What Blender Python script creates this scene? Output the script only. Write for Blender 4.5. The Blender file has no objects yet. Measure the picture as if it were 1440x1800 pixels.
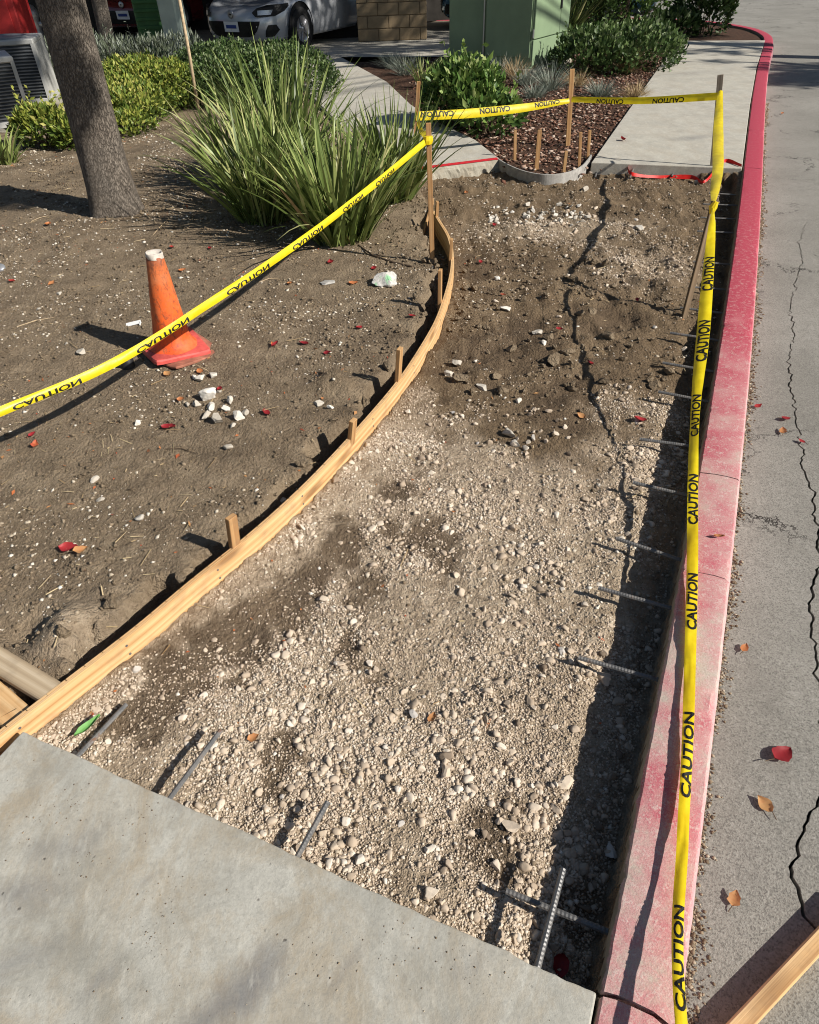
import bpy, math, random
import numpy as np
from mathutils import Vector, Matrix
R = np.random.RandomState(7); random.seed(7)
scn = bpy.context.scene; COL = scn.collection

# ------------------------------------------------------------------ camera, sky, sun, exposure
F, CX, CY, NX, NY, CH = 1205., 720., 900., 772., 2320., 1.6      # focal length (px of the 1440 photo), centre, nadir point, eye height
_d = np.array([NX-CX, NY-CY, F]); _d /= np.linalg.norm(_d)
UP = -_d; FW = np.array([0, 0, 1.]); FW = FW-UP*FW.dot(UP); FW /= np.linalg.norm(FW); RT = np.cross(FW, UP)
if RT[0] < 0: RT = -RT
def _ray(px, py):
    d = np.array([px-CX, py-CY, F]); return np.array([d.dot(RT), d.dot(FW), d.dot(UP)])
def at(px, py, z=0.):                                              # sight line met with the height z
    r = _ray(px, py); return np.array([0, 0, CH])+r*((z-CH)/r[2])
def aty(px, py, Y):                                                # sight line met with the distance Y
    r = _ray(px, py); return np.array([0, 0, CH])+r*(Y/r[1])
cam = bpy.data.cameras.new('camera'); camo = bpy.data.objects.new('camera', cam); COL.objects.link(camo)
cam.sensor_fit = 'HORIZONTAL'; cam.sensor_width = 36; cam.lens = 36*F/1440; cam.clip_start = .02; cam.clip_end = 600
X = Vector((RT[0], FW[0], UP[0])); Y_ = -Vector((RT[1], FW[1], UP[1])); Z_ = -Vector((RT[2], FW[2], UP[2]))
camo.matrix_world = Matrix(((X.x, Y_.x, Z_.x, 0), (X.y, Y_.y, Z_.y, 0), (X.z, Y_.z, Z_.z, CH), (0, 0, 0, 1)))
scn.camera = camo
EL, AZ = math.radians(36.), math.radians(-26.5)
S = np.array([math.cos(EL)*math.cos(AZ), math.cos(EL)*math.sin(AZ), math.sin(EL)])
w = bpy.data.worlds.new('World'); scn.world = w; w.use_nodes = True
sky = w.node_tree.nodes.new('ShaderNodeTexSky'); sky.sky_type = 'NISHITA'; sky.sun_disc = False
sky.sun_elevation = EL; sky.sun_rotation = math.atan2(S[0], S[1]); sky.air_density = 1.0; sky.dust_density = .6
bg = w.node_tree.nodes['Background']; bg.inputs[1].default_value = .05
w.node_tree.links.new(sky.outputs[0], bg.inputs[0])
sl = bpy.data.lights.new('sun', 'SUN'); sl.energy = 4.9; sl.angle = math.radians(.53); sl.color = (1, .945, .86)
so = bpy.data.objects.new('sun', sl); COL.objects.link(so); so.rotation_euler = Vector(S).to_track_quat('Z', 'Y').to_euler(); so.location = (6, -3, 9)
scn.view_settings.view_transform = 'Standard'; scn.view_settings.look = 'None'; scn.view_settings.gamma = 1
scn.view_settings.exposure = .42
scn.cycles.filter_width = 1.05; scn.cycles.max_bounces = 6; scn.cycles.transparent_max_bounces = 8

# ------------------------------------------------------------------ materials
MATS = {}
class NT:
    def __init__(s, name):
        s.m = bpy.data.materials.new(name); s.m.use_nodes = True; s.t = s.m.node_tree
        s.b = s.t.nodes['Principled BSDF']; s.b.inputs['Roughness'].default_value = .8; s.b.inputs['Specular IOR Level'].default_value = .25; MATS[name] = s.m
    def n(s, ty, **k):
        o = s.t.nodes.new('ShaderNode'+ty)
        for a, v in k.items():
            if a[0] == '_': setattr(o, a[1:], v)
            else: s.i(o, a, v)
        return o
    def i(s, o, a, v):
        key = int(a[1:]) if a[0] == 'i' and a[1:].isdigit() else a.replace('__', ' ')
        if hasattr(v, 'outputs'): v = v.outputs[0]
        if isinstance(v, bpy.types.NodeSocket): s.t.links.new(v, o.inputs[key])
        else:
            if isinstance(v, tuple) and len(v) == 3 and o.inputs[key].type == 'RGBA': v = v+(1,)
            o.inputs[key].default_value = v
    def co(s, kind='Object', sc=(1, 1, 1), rot=(0, 0, 0)):
        c = s.n('TexCoord'); mp = s.n('Mapping'); s.t.links.new(c.outputs[kind], mp.inputs[0]); mp.inputs['Scale'].default_value = sc; mp.inputs['Rotation'].default_value = rot; return mp
    def noise(s, v, sc, det=4, ro=.55, dist=0):
        return s.n('TexNoise', Vector=v, Scale=sc, Detail=det, Roughness=ro, Distortion=dist)
    def ramp(s, f, stops, interp='LINEAR'):
        r = s.n('ValToRGB', Fac=f); e = r.color_ramp.elements; r.color_ramp.interpolation = interp
        while len(e) < len(stops): e.new(.5)
        for q, (p, c) in zip(e, stops):
            q.position = p; q.color = (c, c, c, 1) if isinstance(c, (int, float)) else c+(1,)
        return r
    def mix(s, f, a, b, bl='MIX'):
        o = s.n('Mix', _data_type='RGBA', _blend_type=bl)
        s.i(o, 'i0', f); s.i(o, 'i6', a); s.i(o, 'i7', b); return o.outputs[2]
    def math(s, op, a, b=0.):
        return s.n('Math', _operation=op, i0=a, i1=b)
    def attr(s, name):
        return s.n('Attribute', _attribute_name=name).outputs['Fac']
    def bump(s, h, st=.3, d=.01, nrm=None):
        b = s.n('Bump', Height=h, Strength=st, Distance=d)
        if nrm: s.i(b, 'Normal', nrm)
        return b
    def out(s, col=None, nrm=None, rough=None, **k):
        if col is not None: s.i(s.b, 'Base__Color', col)
        if nrm is not None: s.i(s.b, 'Normal', nrm)
        if rough is not None: s.i(s.b, 'Roughness', rough)
        for a, v in k.items(): s.i(s.b, a, v)
        return s.m
def simple(name, c, rough=.6, var=.25, sc=8, bst=.15, metal=0, spec=.3, coat=0):
    t = NT(name); v = t.co(); n = t.noise(v, sc, 5); n2 = t.noise(v, sc*9, 3)
    a = tuple(max(0, x*(1-var)) for x in c); b = tuple(min(1, x*(1+var)) for x in c)
    col = t.mix(t.math('MULTIPLY', n2, .4), t.ramp(n, [(.3, a), (.7, b)]), a)
    return t.out(col, t.bump(n2, bst, .004), rough, Metallic=metal, Specular__IOR__Level=spec, Coat__Weight=coat)
def wood(name, c0, c1, c2):
    t = NT(name); v = t.co('UV', (1, 1, 1)); v1 = t.co('UV', (.9, 42, 1)); v2 = t.co('UV', (5, 330, 1))
    n0 = t.noise(t.co('UV', (.8, 8, 1)), 1., 3, .5, 1.2); n1 = t.noise(v1, 1., 4, .6, 1.2); n2 = t.noise(v2, 1., 3)
    wv = t.n('TexWave', Vector=t.co('UV', (.35, 26, 1)), _bands_direction='Y', Scale=.42, Distortion=11., Detail=3., Detail__Scale=.8)
    f = t.math('ADD', t.math('MULTIPLY', n1, .5), t.math('ADD', t.math('MULTIPLY', wv, .2), t.math('MULTIPLY', n0, .36)))
    col = t.ramp(f, [(.32, c0), (.52, c1), (.75, c2)])
    col = t.mix(t.ramp(n2, [(.45, 0.), (.75, .45)]), col, c2)
    vo = t.n('TexVoronoi', Vector=t.co('UV', (2.1, 9.5, 1)), Scale=1., Randomness=1.)
    kn = t.ramp(vo, [(.07, 1.), (.2, 0.)])
    col = t.mix(t.math('MULTIPLY', kn, .7), col, (.16, .07, .025))
    dirt = t.noise(t.co(), 14, 5); col = t.mix(t.ramp(dirt, [(.52, 0.), (.8, .45)]), col, (.16, .12, .085))
    return t.out(col, t.bump(t.math('ADD', n2, t.math('MULTIPLY', n1, .6)), .35, .002), .72)
wood('wood_new', (.72, .51, .28), (.62, .385, .18), (.42, .22, .085))
wood('wood_stake', (.55, .35, .17), (.45, .26, .115), (.30, .15, .06))
wood('wood_grey', (.40, .35, .29), (.31, .265, .21), (.19, .155, .115))
wood('wood_plank', (.56, .46, .33), (.46, .36, .24), (.3, .22, .14))
wood('wood_dark', (.24, .17, .1), (.17, .115, .065), (.09, .06, .035))

def m_soil(nm='soil', k=(1.22, 1.2, 1.17)):
    def K(a, b, c): return (a*k[0], b*k[1], c*k[2])
    t = NT(nm); v = t.co(); big = t.noise(v, .9, 4); mid = t.noise(v, 7, 6, .62); fine = t.noise(v, 70, 5, .7)
    c = t.ramp(mid, [(.28, K(.1, .074, .049)), (.5, K(.185, .141, .094)), (.72, K(.275, .218, .15))])
    c = t.mix(t.ramp(big, [(.4, 0.), (.65, .55)]), c, K(.18, .139, .092))
    c = t.mix(t.ramp(fine, [(.5, 0.), (.72, .6)]), c, K(.33, .265, .19)); c = t.mix(t.ramp(t.noise(v, 34, 5, .7), [(.52, 0.), (.7, .6)]), c, K(.09, .066, .044))
    g = t.attr('gravel'); gc = t.ramp(t.noise(v, 26, 6, .7), [(.3, (.23, .172, .115)), (.5, (.4, .315, .222)), (.72, (.56, .46, .345))])
    c = t.mix(g, c, gc)
    wet = t.attr('wet'); c = t.mix(wet, c, t.ramp(mid, [(.3, (.075, .05, .029)), (.7, (.16, .11, .066))]))
    vo = t.n('TexVoronoi', Vector=v, Scale=75.); vo2 = t.n('TexVoronoi', Vector=v, Scale=210.); cr = t.noise(v, 30, 6, .75)
    h = t.math('SUBTRACT', t.math('ADD', t.math('MULTIPLY', cr, 1.), t.math('MULTIPLY', fine, .5)), t.math('ADD', t.math('MULTIPLY', vo, .45), t.math('MULTIPLY', vo2, .3)))
    return t.out(c, t.bump(h, 1., .016), t.math('SUBTRACT', .95, t.math('MULTIPLY', wet, .25)))
m_soil(); m_soil('pit_soil', (.95, .87, .77))
def m_mulch():
    t = NT('mulch_soil'); v = t.co(); n = t.noise(v, 22, 5, .7); n2 = t.noise(v, 90, 3)
    return t.out(t.ramp(n, [(.3, (.035, .02, .013)), (.6, (.1, .052, .032)), (.8, (.17, .1, .065))]), t.bump(t.math('ADD', n, n2), 1, .02), .95)
m_mulch()
def m_tint(name, stops, rough=.85, bsc=60, bst=.35, trans=0):
    t = NT(name); a = t.attr('tint'); v = t.co(); n = t.noise(v, bsc, 3)
    c = t.ramp(a, stops); c = t.mix(t.math('MULTIPLY', n, .45), c, t.mix(1., c, (.55, .5, .45), 'MULTIPLY'))
    t.out(c, t.bump(n, bst, .004), rough)
    if trans:
        tr = t.n('BsdfTranslucent', Color=c); mx = t.n('MixShader', Fac=trans); o = t.t.nodes['Material Output']
        t.t.links.new(t.b.outputs[0], mx.inputs[1]); t.t.links.new(tr.outputs[0], mx.inputs[2]); t.t.links.new(mx.outputs[0], o.inputs[0])
    return t.m
m_tint('pebbles', [(0, (.19, .145, .105)), (.18, (.42, .335, .25)), (.55, (.6, .5, .39)), (.85, (.73, .66, .56)), (1, (.4, .385, .375))])
m_tint('chips', [(0, (.15, .11, .072)), (.4, (.3, .235, .16)), (.72, (.52, .45, .35)), (1, (.74, .7, .62))])
m_tint('bark', [(0, (.06, .026, .018)), (.4, (.16, .075, .048)), (.7, (.27, .15, .1)), (1, (.56, .46, .38))])
m_tint('rubble', [(0, (.42, .38, .32)), (.5, (.58, .54, .47)), (1, (.72, .69, .63))], .9, 55, .9)
G = .22
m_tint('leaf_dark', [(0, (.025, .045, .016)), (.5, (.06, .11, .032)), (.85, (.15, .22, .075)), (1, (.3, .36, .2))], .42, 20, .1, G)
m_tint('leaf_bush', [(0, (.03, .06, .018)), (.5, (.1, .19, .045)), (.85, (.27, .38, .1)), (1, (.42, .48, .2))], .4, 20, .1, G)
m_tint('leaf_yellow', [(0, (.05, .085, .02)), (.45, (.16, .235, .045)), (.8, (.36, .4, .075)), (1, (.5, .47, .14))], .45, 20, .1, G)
m_tint('leaf_grey', [(0, (.04, .055, .03)), (.6, (.13, .16, .1)), (1, (.36, .4, .34))], .6, 20, .1, .1)
m_tint('leaf_tree', [(0, (.03, .05, .015)), (1, (.1, .15, .04))], .5, 20, .1, .15)
m_tint('blade', [(0, (.06, .09, .024)), (.4, (.17, .235, .062)), (.78, (.33, .4, .13)), (.94, (.5, .49, .23)), (1, (.46, .33, .17))], .4, 8, .1, .18)
m_tint('fescue', [(0, (.1, .13, .1)), (.6, (.26, .3, .25)), (1, (.45, .46, .38))], .7, 8, .1, .1)
m_tint('straw', [(0, (.3, .2, .1)), (1, (.62, .5, .3))], .8, 8, .1, .1)
m_tint('leaf_fallen', [(0, (.2, .014, .02)), (.45, (.38, .035, .04)), (.7, (.5, .16, .06)), (1, (.5, .28, .12))], .5, 30, .3, .12)
def m_concrete(name, c=(.43, .415, .36), dark=(.24, .225, .19), warm=(.36, .3, .22), amt=1., stains=()):
    t = NT(name); v = t.co(); big = t.noise(v, 3.2, 10, .74, .4); mid = t.noise(v, 9, 10, .76); fine = t.noise(v, 160, 4, .7); brown = t.noise(t.co(sc=(1.3, .8, 1), rot=(0, 0, .4)), 4.2, 10, .76, .6)
    col = t.ramp(mid, [(.3, tuple(x*.82 for x in c)), (.6, c), (.8, tuple(min(1, x*1.13) for x in c))])
    col = t.mix(t.ramp(brown, [(.44, 0.), (.62, .7*amt)]), col, warm)
    col = t.mix(t.ramp(big, [(.46, 0.), (.64, .6*amt)]), col, dark)
    col = t.mix(t.ramp(fine, [(.48, 0.), (.75, .5)]), col, tuple(x*.5 for x in c))
    for (x, y, r, ax, k, sc2) in stains:
        vv = t.n('Mapping', Vector=t.n('VectorMath', _operation='ADD', i0=t.co(), i1=t.n('VectorMath', _operation='SCALE', i0=t.noise(v, 5, 3).outputs[1], Scale=.12)), _vector_type='TEXTURE', Location=(x+.06, y+.06, .06), Rotation=(0, 0, ax), Scale=(r, r*sc2, 1))
        ln = t.n('VectorMath', _operation='LENGTH', i0=t.n('VectorMath', _operation='MULTIPLY', i0=vv, i1=(1, 1, 0)))
        col = t.mix(t.math('MULTIPLY', t.ramp(ln.outputs['Value'], [(.15, k), (1., 0.)]), t.ramp(mid, [(.3, .4), (.6, 1.)])), col, (.14, .14, .145))
    vo = t.n('TexVoronoi', Vector=t.n('VectorMath', _operation='ADD', i0=v, i1=t.n('VectorMath', _operation='SCALE', i0=t.noise(v, 90, 3).outputs[1], Scale=.008)), Scale=21., Randomness=1.); pit = t.math('MULTIPLY', t.math('MULTIPLY', t.ramp(vo, [(.035, 1.), (.1, 0.)]), .8), t.ramp(t.noise(v, 5.1, 3), [(.48, 0.), (.56, 1.)]))
    col = t.mix(pit, col, (.07, .06, .05))
    g2 = t.noise(v, 55, 5, .75); col = t.mix(t.ramp(g2, [(.5, 0.), (.68, .4)]), col, tuple(x*.5 for x in c)); col = t.mix(t.ramp(t.noise(t.co(sc=(1, .35, 1), rot=(0, 0, .5)), 28, 5, .7), [(.55, 0.), (.75, .45)]), col, tuple(min(1, x*1.3) for x in c))
    h = t.math('SUBTRACT', t.math('ADD', t.math('ADD', t.math('MULTIPLY', fine, .4), t.math('MULTIPLY', g2, .6)), mid), t.math('MULTIPLY', pit, .8))
    return t.out(col, t.bump(h, .4, .005), .85)
m_concrete('slab_concrete', (.47, .455, .4), (.25, .24, .205), (.35, .295, .215), 1.25, stains=[(at(a, b)[0], at(a, b)[1], r, ax, k, s2) for a, b, r, ax, k, s2 in [(415, 1745, .15, .75, .85, .42), (480, 1690, .06, .4, .5, .8), (60, 1560, .12, .2, .5, .6), (90, 1480, .07, .2, .4, .7), (150, 1470, .06, 0, .35, 1.), (330, 1400, .08, -.3, .35, .5), (250, 1560, .05, .8, .3, .3), (170, 1720, .07, .9, .4, .4), (610, 1700, .07, .8, .4, .3), (820, 1690, .08, .6, .3, .4), (30, 1690, .1, .4, .45, .5)]])
m_concrete('walk_concrete', (.5, .475, .41), (.3, .285, .25), (.4, .35, .28), .8, [(1.15, .75, .3, .3, .55, .4), (2.3, 4.4, .8, .2, .3, .3)])
m_concrete('raw_concrete', (.4, .37, .3), (.26, .24, .19), (.3, .25, .18), 1.)
def m_kerb():
    t = NT('kerb_paint'); v = t.co(); n = t.noise(v, 5.5, 6, .68); n2 = t.noise(v, 38, 5, .7); n3 = t.noise(v, 150, 4, .7); big = t.noise(v, 1.4, 3)
    fr = t.attr('fresh')
    f = t.math('ADD', t.math('MULTIPLY', n, .75), t.math('ADD', t.math('MULTIPLY', n2, .45), t.math('ADD', t.math('MULTIPLY', fr, .7), t.math('MULTIPLY', big, .36))))
    col = t.ramp(f, [(.62, (.47, .395, .33)), (.74, (.5, .27, .255)), (.88, (.47, .125, .15)), (1., (.41, .045, .078))])
    sc = t.ramp(t.math('ADD', t.math('MULTIPLY', n2, .8), t.math('MULTIPLY', n3, .5)), [(.66, 0.), (.78, .65)]); col = t.mix(t.math('MULTIPLY', sc, t.math('SUBTRACT', 1., t.math('MULTIPLY', fr, .85))), col, (.6, .52, .46))
    sp = t.noise(v, 320, 4, .75); col = t.mix(t.math('MULTIPLY', t.ramp(sp, [(.54, 0.), (.68, .42)]), t.math('SUBTRACT', 1., t.math('MULTIPLY', fr, .9))), col, (.66, .56, .52)); col = t.mix(t.ramp(sp, [(.34, .5), (.45, 0.)]), col, (.3, .09, .1))
    face = t.attr('face'); col = t.mix(t.math('MULTIPLY', face, t.ramp(n2, [(.4, .75), (.65, .1)])), col, (.66, .47, .48))
    p = t.attr('paint'); raw = t.ramp(n, [(.3, (.17, .145, .105)), (.7, (.33, .29, .22))])
    pm = t.ramp(t.math('ADD', p, t.math('MULTIPLY', t.math('SUBTRACT', n2, .5), .9)), [(.4, 0.), (.6, 1.)])
    col = t.mix(pm, raw, col); col = t.mix(t.ramp(n3, [(.55, 0.), (.8, .4)]), col, (.3, .2, .17))
    return t.out(col, t.bump(t.math('ADD', t.math('MULTIPLY', n2, .7), t.math('MULTIPLY', n3, .35)), .5, .006), .75)
m_kerb()
def m_asphalt():
    t = NT('asphalt'); v = t.co(); n = t.noise(v, 1.3, 5); f = t.noise(v, 210, 3, .7); ag = t.n('TexVoronoi', Vector=v, Scale=140.); med = t.noise(v, 12, 6, .7)
    c = t.ramp(n, [(.3, (.23, .22, .192)), (.7, (.325, .31, .275))])
    c = t.mix(t.ramp(ag, [(.0, .6), (.35, 0.)]), c, (.42, .4, .36)); c = t.mix(t.ramp(f, [(.48, 0.), (.62, .75)]), c, (.1, .095, .085)); c = t.mix(t.ramp(t.noise(v, 90, 4, .7), [(.55, 0.), (.68, .6)]), c, (.38, .365, .33))
    c = t.mix(t.ramp(med, [(.5, 0.), (.75, .4)]), c, (.14, .13, .115))
    wv = t.n('VectorMath', _operation='ADD', i0=v, i1=t.n('VectorMath', _operation='SCALE', i0=t.noise(v, 7, 5, .7).outputs[1], Scale=.35))
    vo = t.n('TexVoronoi', Vector=wv, _feature='DISTANCE_TO_EDGE', Scale=1.5); msk = t.ramp(t.noise(v, 1.1, 2), [(.5, 0.), (.58, 1.)])
    cr = t.math('MULTIPLY', t.ramp(vo, [(.004, 1.), (.011, 0.)]), msk); c = t.mix(cr, c, (.03, .027, .024))
    return t.out(c, t.bump(t.math('SUBTRACT', t.math('ADD', f, t.math('MULTIPLY', med, .8)), cr), .55, .006), .9)
m_asphalt()
def m_bark():
    t = NT('trunk_bark'); v = t.co(sc=(1, 1, .22)); v2 = t.co(sc=(1, 1, .3)); n = t.noise(v, 42, 6, .7, .6); wv = t.n('VectorMath', _operation='ADD', i0=v2, i1=t.n('VectorMath', _operation='SCALE', i0=t.noise(v2, 30, 4, .7).outputs[1], Scale=.035)); vo = t.n('TexVoronoi', Vector=wv, Scale=75., _feature='DISTANCE_TO_EDGE'); b = t.noise(t.co(), 3, 4)
    c = t.ramp(n, [(.3, (.1, .082, .066)), (.55, (.22, .185, .15)), (.75, (.33, .285, .235))]); c = t.mix(t.ramp(vo, [(.0, .5), (.14, 0.)]), c, (.075, .06, .048)); c = t.mix(t.ramp(b, [(.45, 0.), (.7, .35)]), c, (.2, .18, .155))
    return t.out(c, t.bump(t.math('ADD', n, t.math('MULTIPLY', t.ramp(vo, [(0., 0.), (.15, 1.)]), .8)), .9, .018), .95)
m_bark()
def m_rebar():
    t = NT('rebar_steel'); n = t.noise(t.co(), 30, 4); c = t.ramp(n, [(.4, (.15, .15, .15)), (.62, (.2, .19, .18)), (.75, (.2, .11, .07))])
    return t.out(c, None, t.ramp(n, [(.4, .45), (.7, .75)]), Metallic=.45)
m_rebar()
def m_tape():
    t = NT('tape_yellow'); n = t.noise(t.co(), 22, 4); c = t.ramp(n, [(.35, (.8, .62, .012)), (.65, (.9, .74, .02))])
    t.out(c, t.bump(t.noise(t.co(), 60, 4), .12, .004), .33, Specular__IOR__Level=.5)
    tr = t.n('BsdfTranslucent', Color=c); mx = t.n('MixShader', Fac=.3); o = t.t.nodes['Material Output']
    t.t.links.new(t.b.outputs[0], mx.inputs[1]); t.t.links.new(tr.outputs[0], mx.inputs[2]); t.t.links.new(mx.outputs[0], o.inputs[0])
m_tape()
def m_cone():
    t = NT('cone_orange'); v = t.co(); n = t.noise(v, 9, 5, .6); st = t.noise(t.co(sc=(1, 1, .5)), 40, 5, .7, 1.)
    z = t.n('SeparateXYZ', Vector=t.n('TexCoord').outputs['Object']).outputs['Z']
    c = t.ramp(t.math('ADD', z, t.math('MULTIPLY', n, .2)), [(.1, (.72, .085, .02)), (.3, (.75, .12, .022)), (.5, (.6, .15, .045))])
    c = t.mix(t.ramp(st, [(.5, 0.), (.62, .75)]), c, (.2, .055, .028)); c = t.mix(t.ramp(n, [(.5, 0.), (.72, .6)]), c, (.62, .24, .11)); gr_ = t.noise(v, 60, 5, .75); c = t.mix(t.ramp(gr_, [(.52, 0.), (.68, .5)]), c, (.3, .13, .07)); c = t.mix(t.ramp(t.math('ADD', z, t.math('MULTIPLY', st, .18)), [(.5, 0.), (.56, .55)]), c, (.13, .06, .04))
    return t.out(c, t.bump(st, .3, .004), .55)
m_cone()
simple('cone_base', (.56, .09, .075), .6, .35, 20); simple('cone_under', (.33, .13, .085), .8, .4, 25); simple('cone_cap', (.55, .5, .44), .8, .25, 40, .4)
simple('black_ink', (.012, .012, .011), .5, .2); simple('black_plastic', (.02, .02, .022), .45, .3); simple('red_ribbon', (.62, .015, .01), .5, .3, 30)
simple('red_paint', (.55, .02, .03), .7, .3, 30, .3); simple('green_leaf', (.16, .38, .1), .5, .3, 30); simple('green_paint', (.25, .5, .28), .8, .3)
simple('bender_grey', (.36, .345, .32), .7, .3, 25, .3); simple('white_rock', (.6, .58, .54), .9, .3, 30, .6); simple('paper', (.75, .75, .73), .7, .1)
simple('cab_green', (.22, .3, .18), .45, .12, 3, .05); simple('steel', (.45, .45, .44), .4, .1, 10, .1, .8); simple('ac_white', (.42, .42, .4), .5, .1, 5); simple('ac_dark', (.05, .055, .06), .6, .3); simple('ac_slat', (.17, .18, .19), .5, .2)
simple('car_silver', (.48, .5, .53), .28, .03, 3, 0, .25, .5, .8); simple('car_red', (.16, .012, .015), .25, .05, 3, 0, 0, .5, .9); simple('car_blue', (.03, .06, .3), .25, .05, 3, 0, 0, .5, .9); simple('car_teal', (.1, .24, .36), .2, .05, 3, 0, .3, .5, 1.)
simple('car_glass', (.03, .035, .04), .08, .1, 3, 0, 0, .6); simple('car_black', (.012, .012, .013), .5, .3); simple('tyre', (.02, .02, .02), .85, .3, 30); simple('rim', (.4, .4, .42), .35, .1, 5, 0, .8); simple('lamp_lens', (.5, .52, .55), .12, .15, 6, 0, .3, .6)
simple('plate_white', (.75, .76, .78), .4, .05); simple('plate_blue', (.03, .06, .25), .5, .1); simple('block_brown', (.29, .215, .13), .9, .2, 9, .6); simple('mortar', (.23, .17, .105), .95, .3); simple('stucco', (.25, .2, .14), .9, .2, 20, .4); simple('shade_dark_wall', (.05, .045, .04), .9, .3)
simple('red_metal', (.42, .03, .03), .5, .25, 5); simple('bin_green', (.05, .14, .045), .5, .25, 6); simple('pale_green', (.42, .5, .43), .5, .15, 5); simple('can_grey', (.35, .36, .38), .35, .2, 20, 0, .5); simple('cane', (.5, .38, .24), .7, .3, 30, .3)
simple('twig', (.12, .085, .055), .9, .3, 40); simple('crack_dark', (.045, .042, .038), .95, .3, 30)

# ------------------------------------------------------------------ mesh helpers
def link(name, me, mat=None, parent=None, smooth=False):
    o = bpy.data.objects.new(name, me); COL.objects.link(o)
    if mat: me.materials.append(MATS[mat]) if not me.materials else None
    if parent is not None: o.parent = parent
    if smooth: me.polygons.foreach_set('use_smooth', [True]*len(me.polygons))
    return o
def npmesh(name, V, faces, k=None):
    V = np.asarray(V, np.float32); me = bpy.data.meshes.new(name)
    if isinstance(faces, np.ndarray):
        m, k = faces.shape; me.vertices.add(len(V)); me.vertices.foreach_set('co', V.ravel()); me.loops.add(m*k); me.loops.foreach_set('vertex_index', faces.astype(np.int32).ravel())
        me.polygons.add(m); me.polygons.foreach_set('loop_start', np.arange(0, m*k, k, dtype=np.int32)); me.update(calc_edges=True)
    else: me.from_pydata(V.tolist(), [], faces)
    return me
def pattr(me, name, a): me.attributes.new(name, 'FLOAT', 'POINT').data.foreach_set('value', np.asarray(a, np.float32))
def tag(o, label=None, cat=None, group=None, kind=None):
    if label: o['label'] = label
    if cat: o['category'] = cat
    if group: o['group'] = group
    if kind: o['kind'] = kind
    return o
def empty(name, loc=(0, 0, 0), rz=0.):
    o = bpy.data.objects.new(name, None); COL.objects.link(o); o.location = [float(q) for q in loc]; o.rotation_euler = (0, 0, rz); o.empty_display_size = .1; return o
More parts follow.
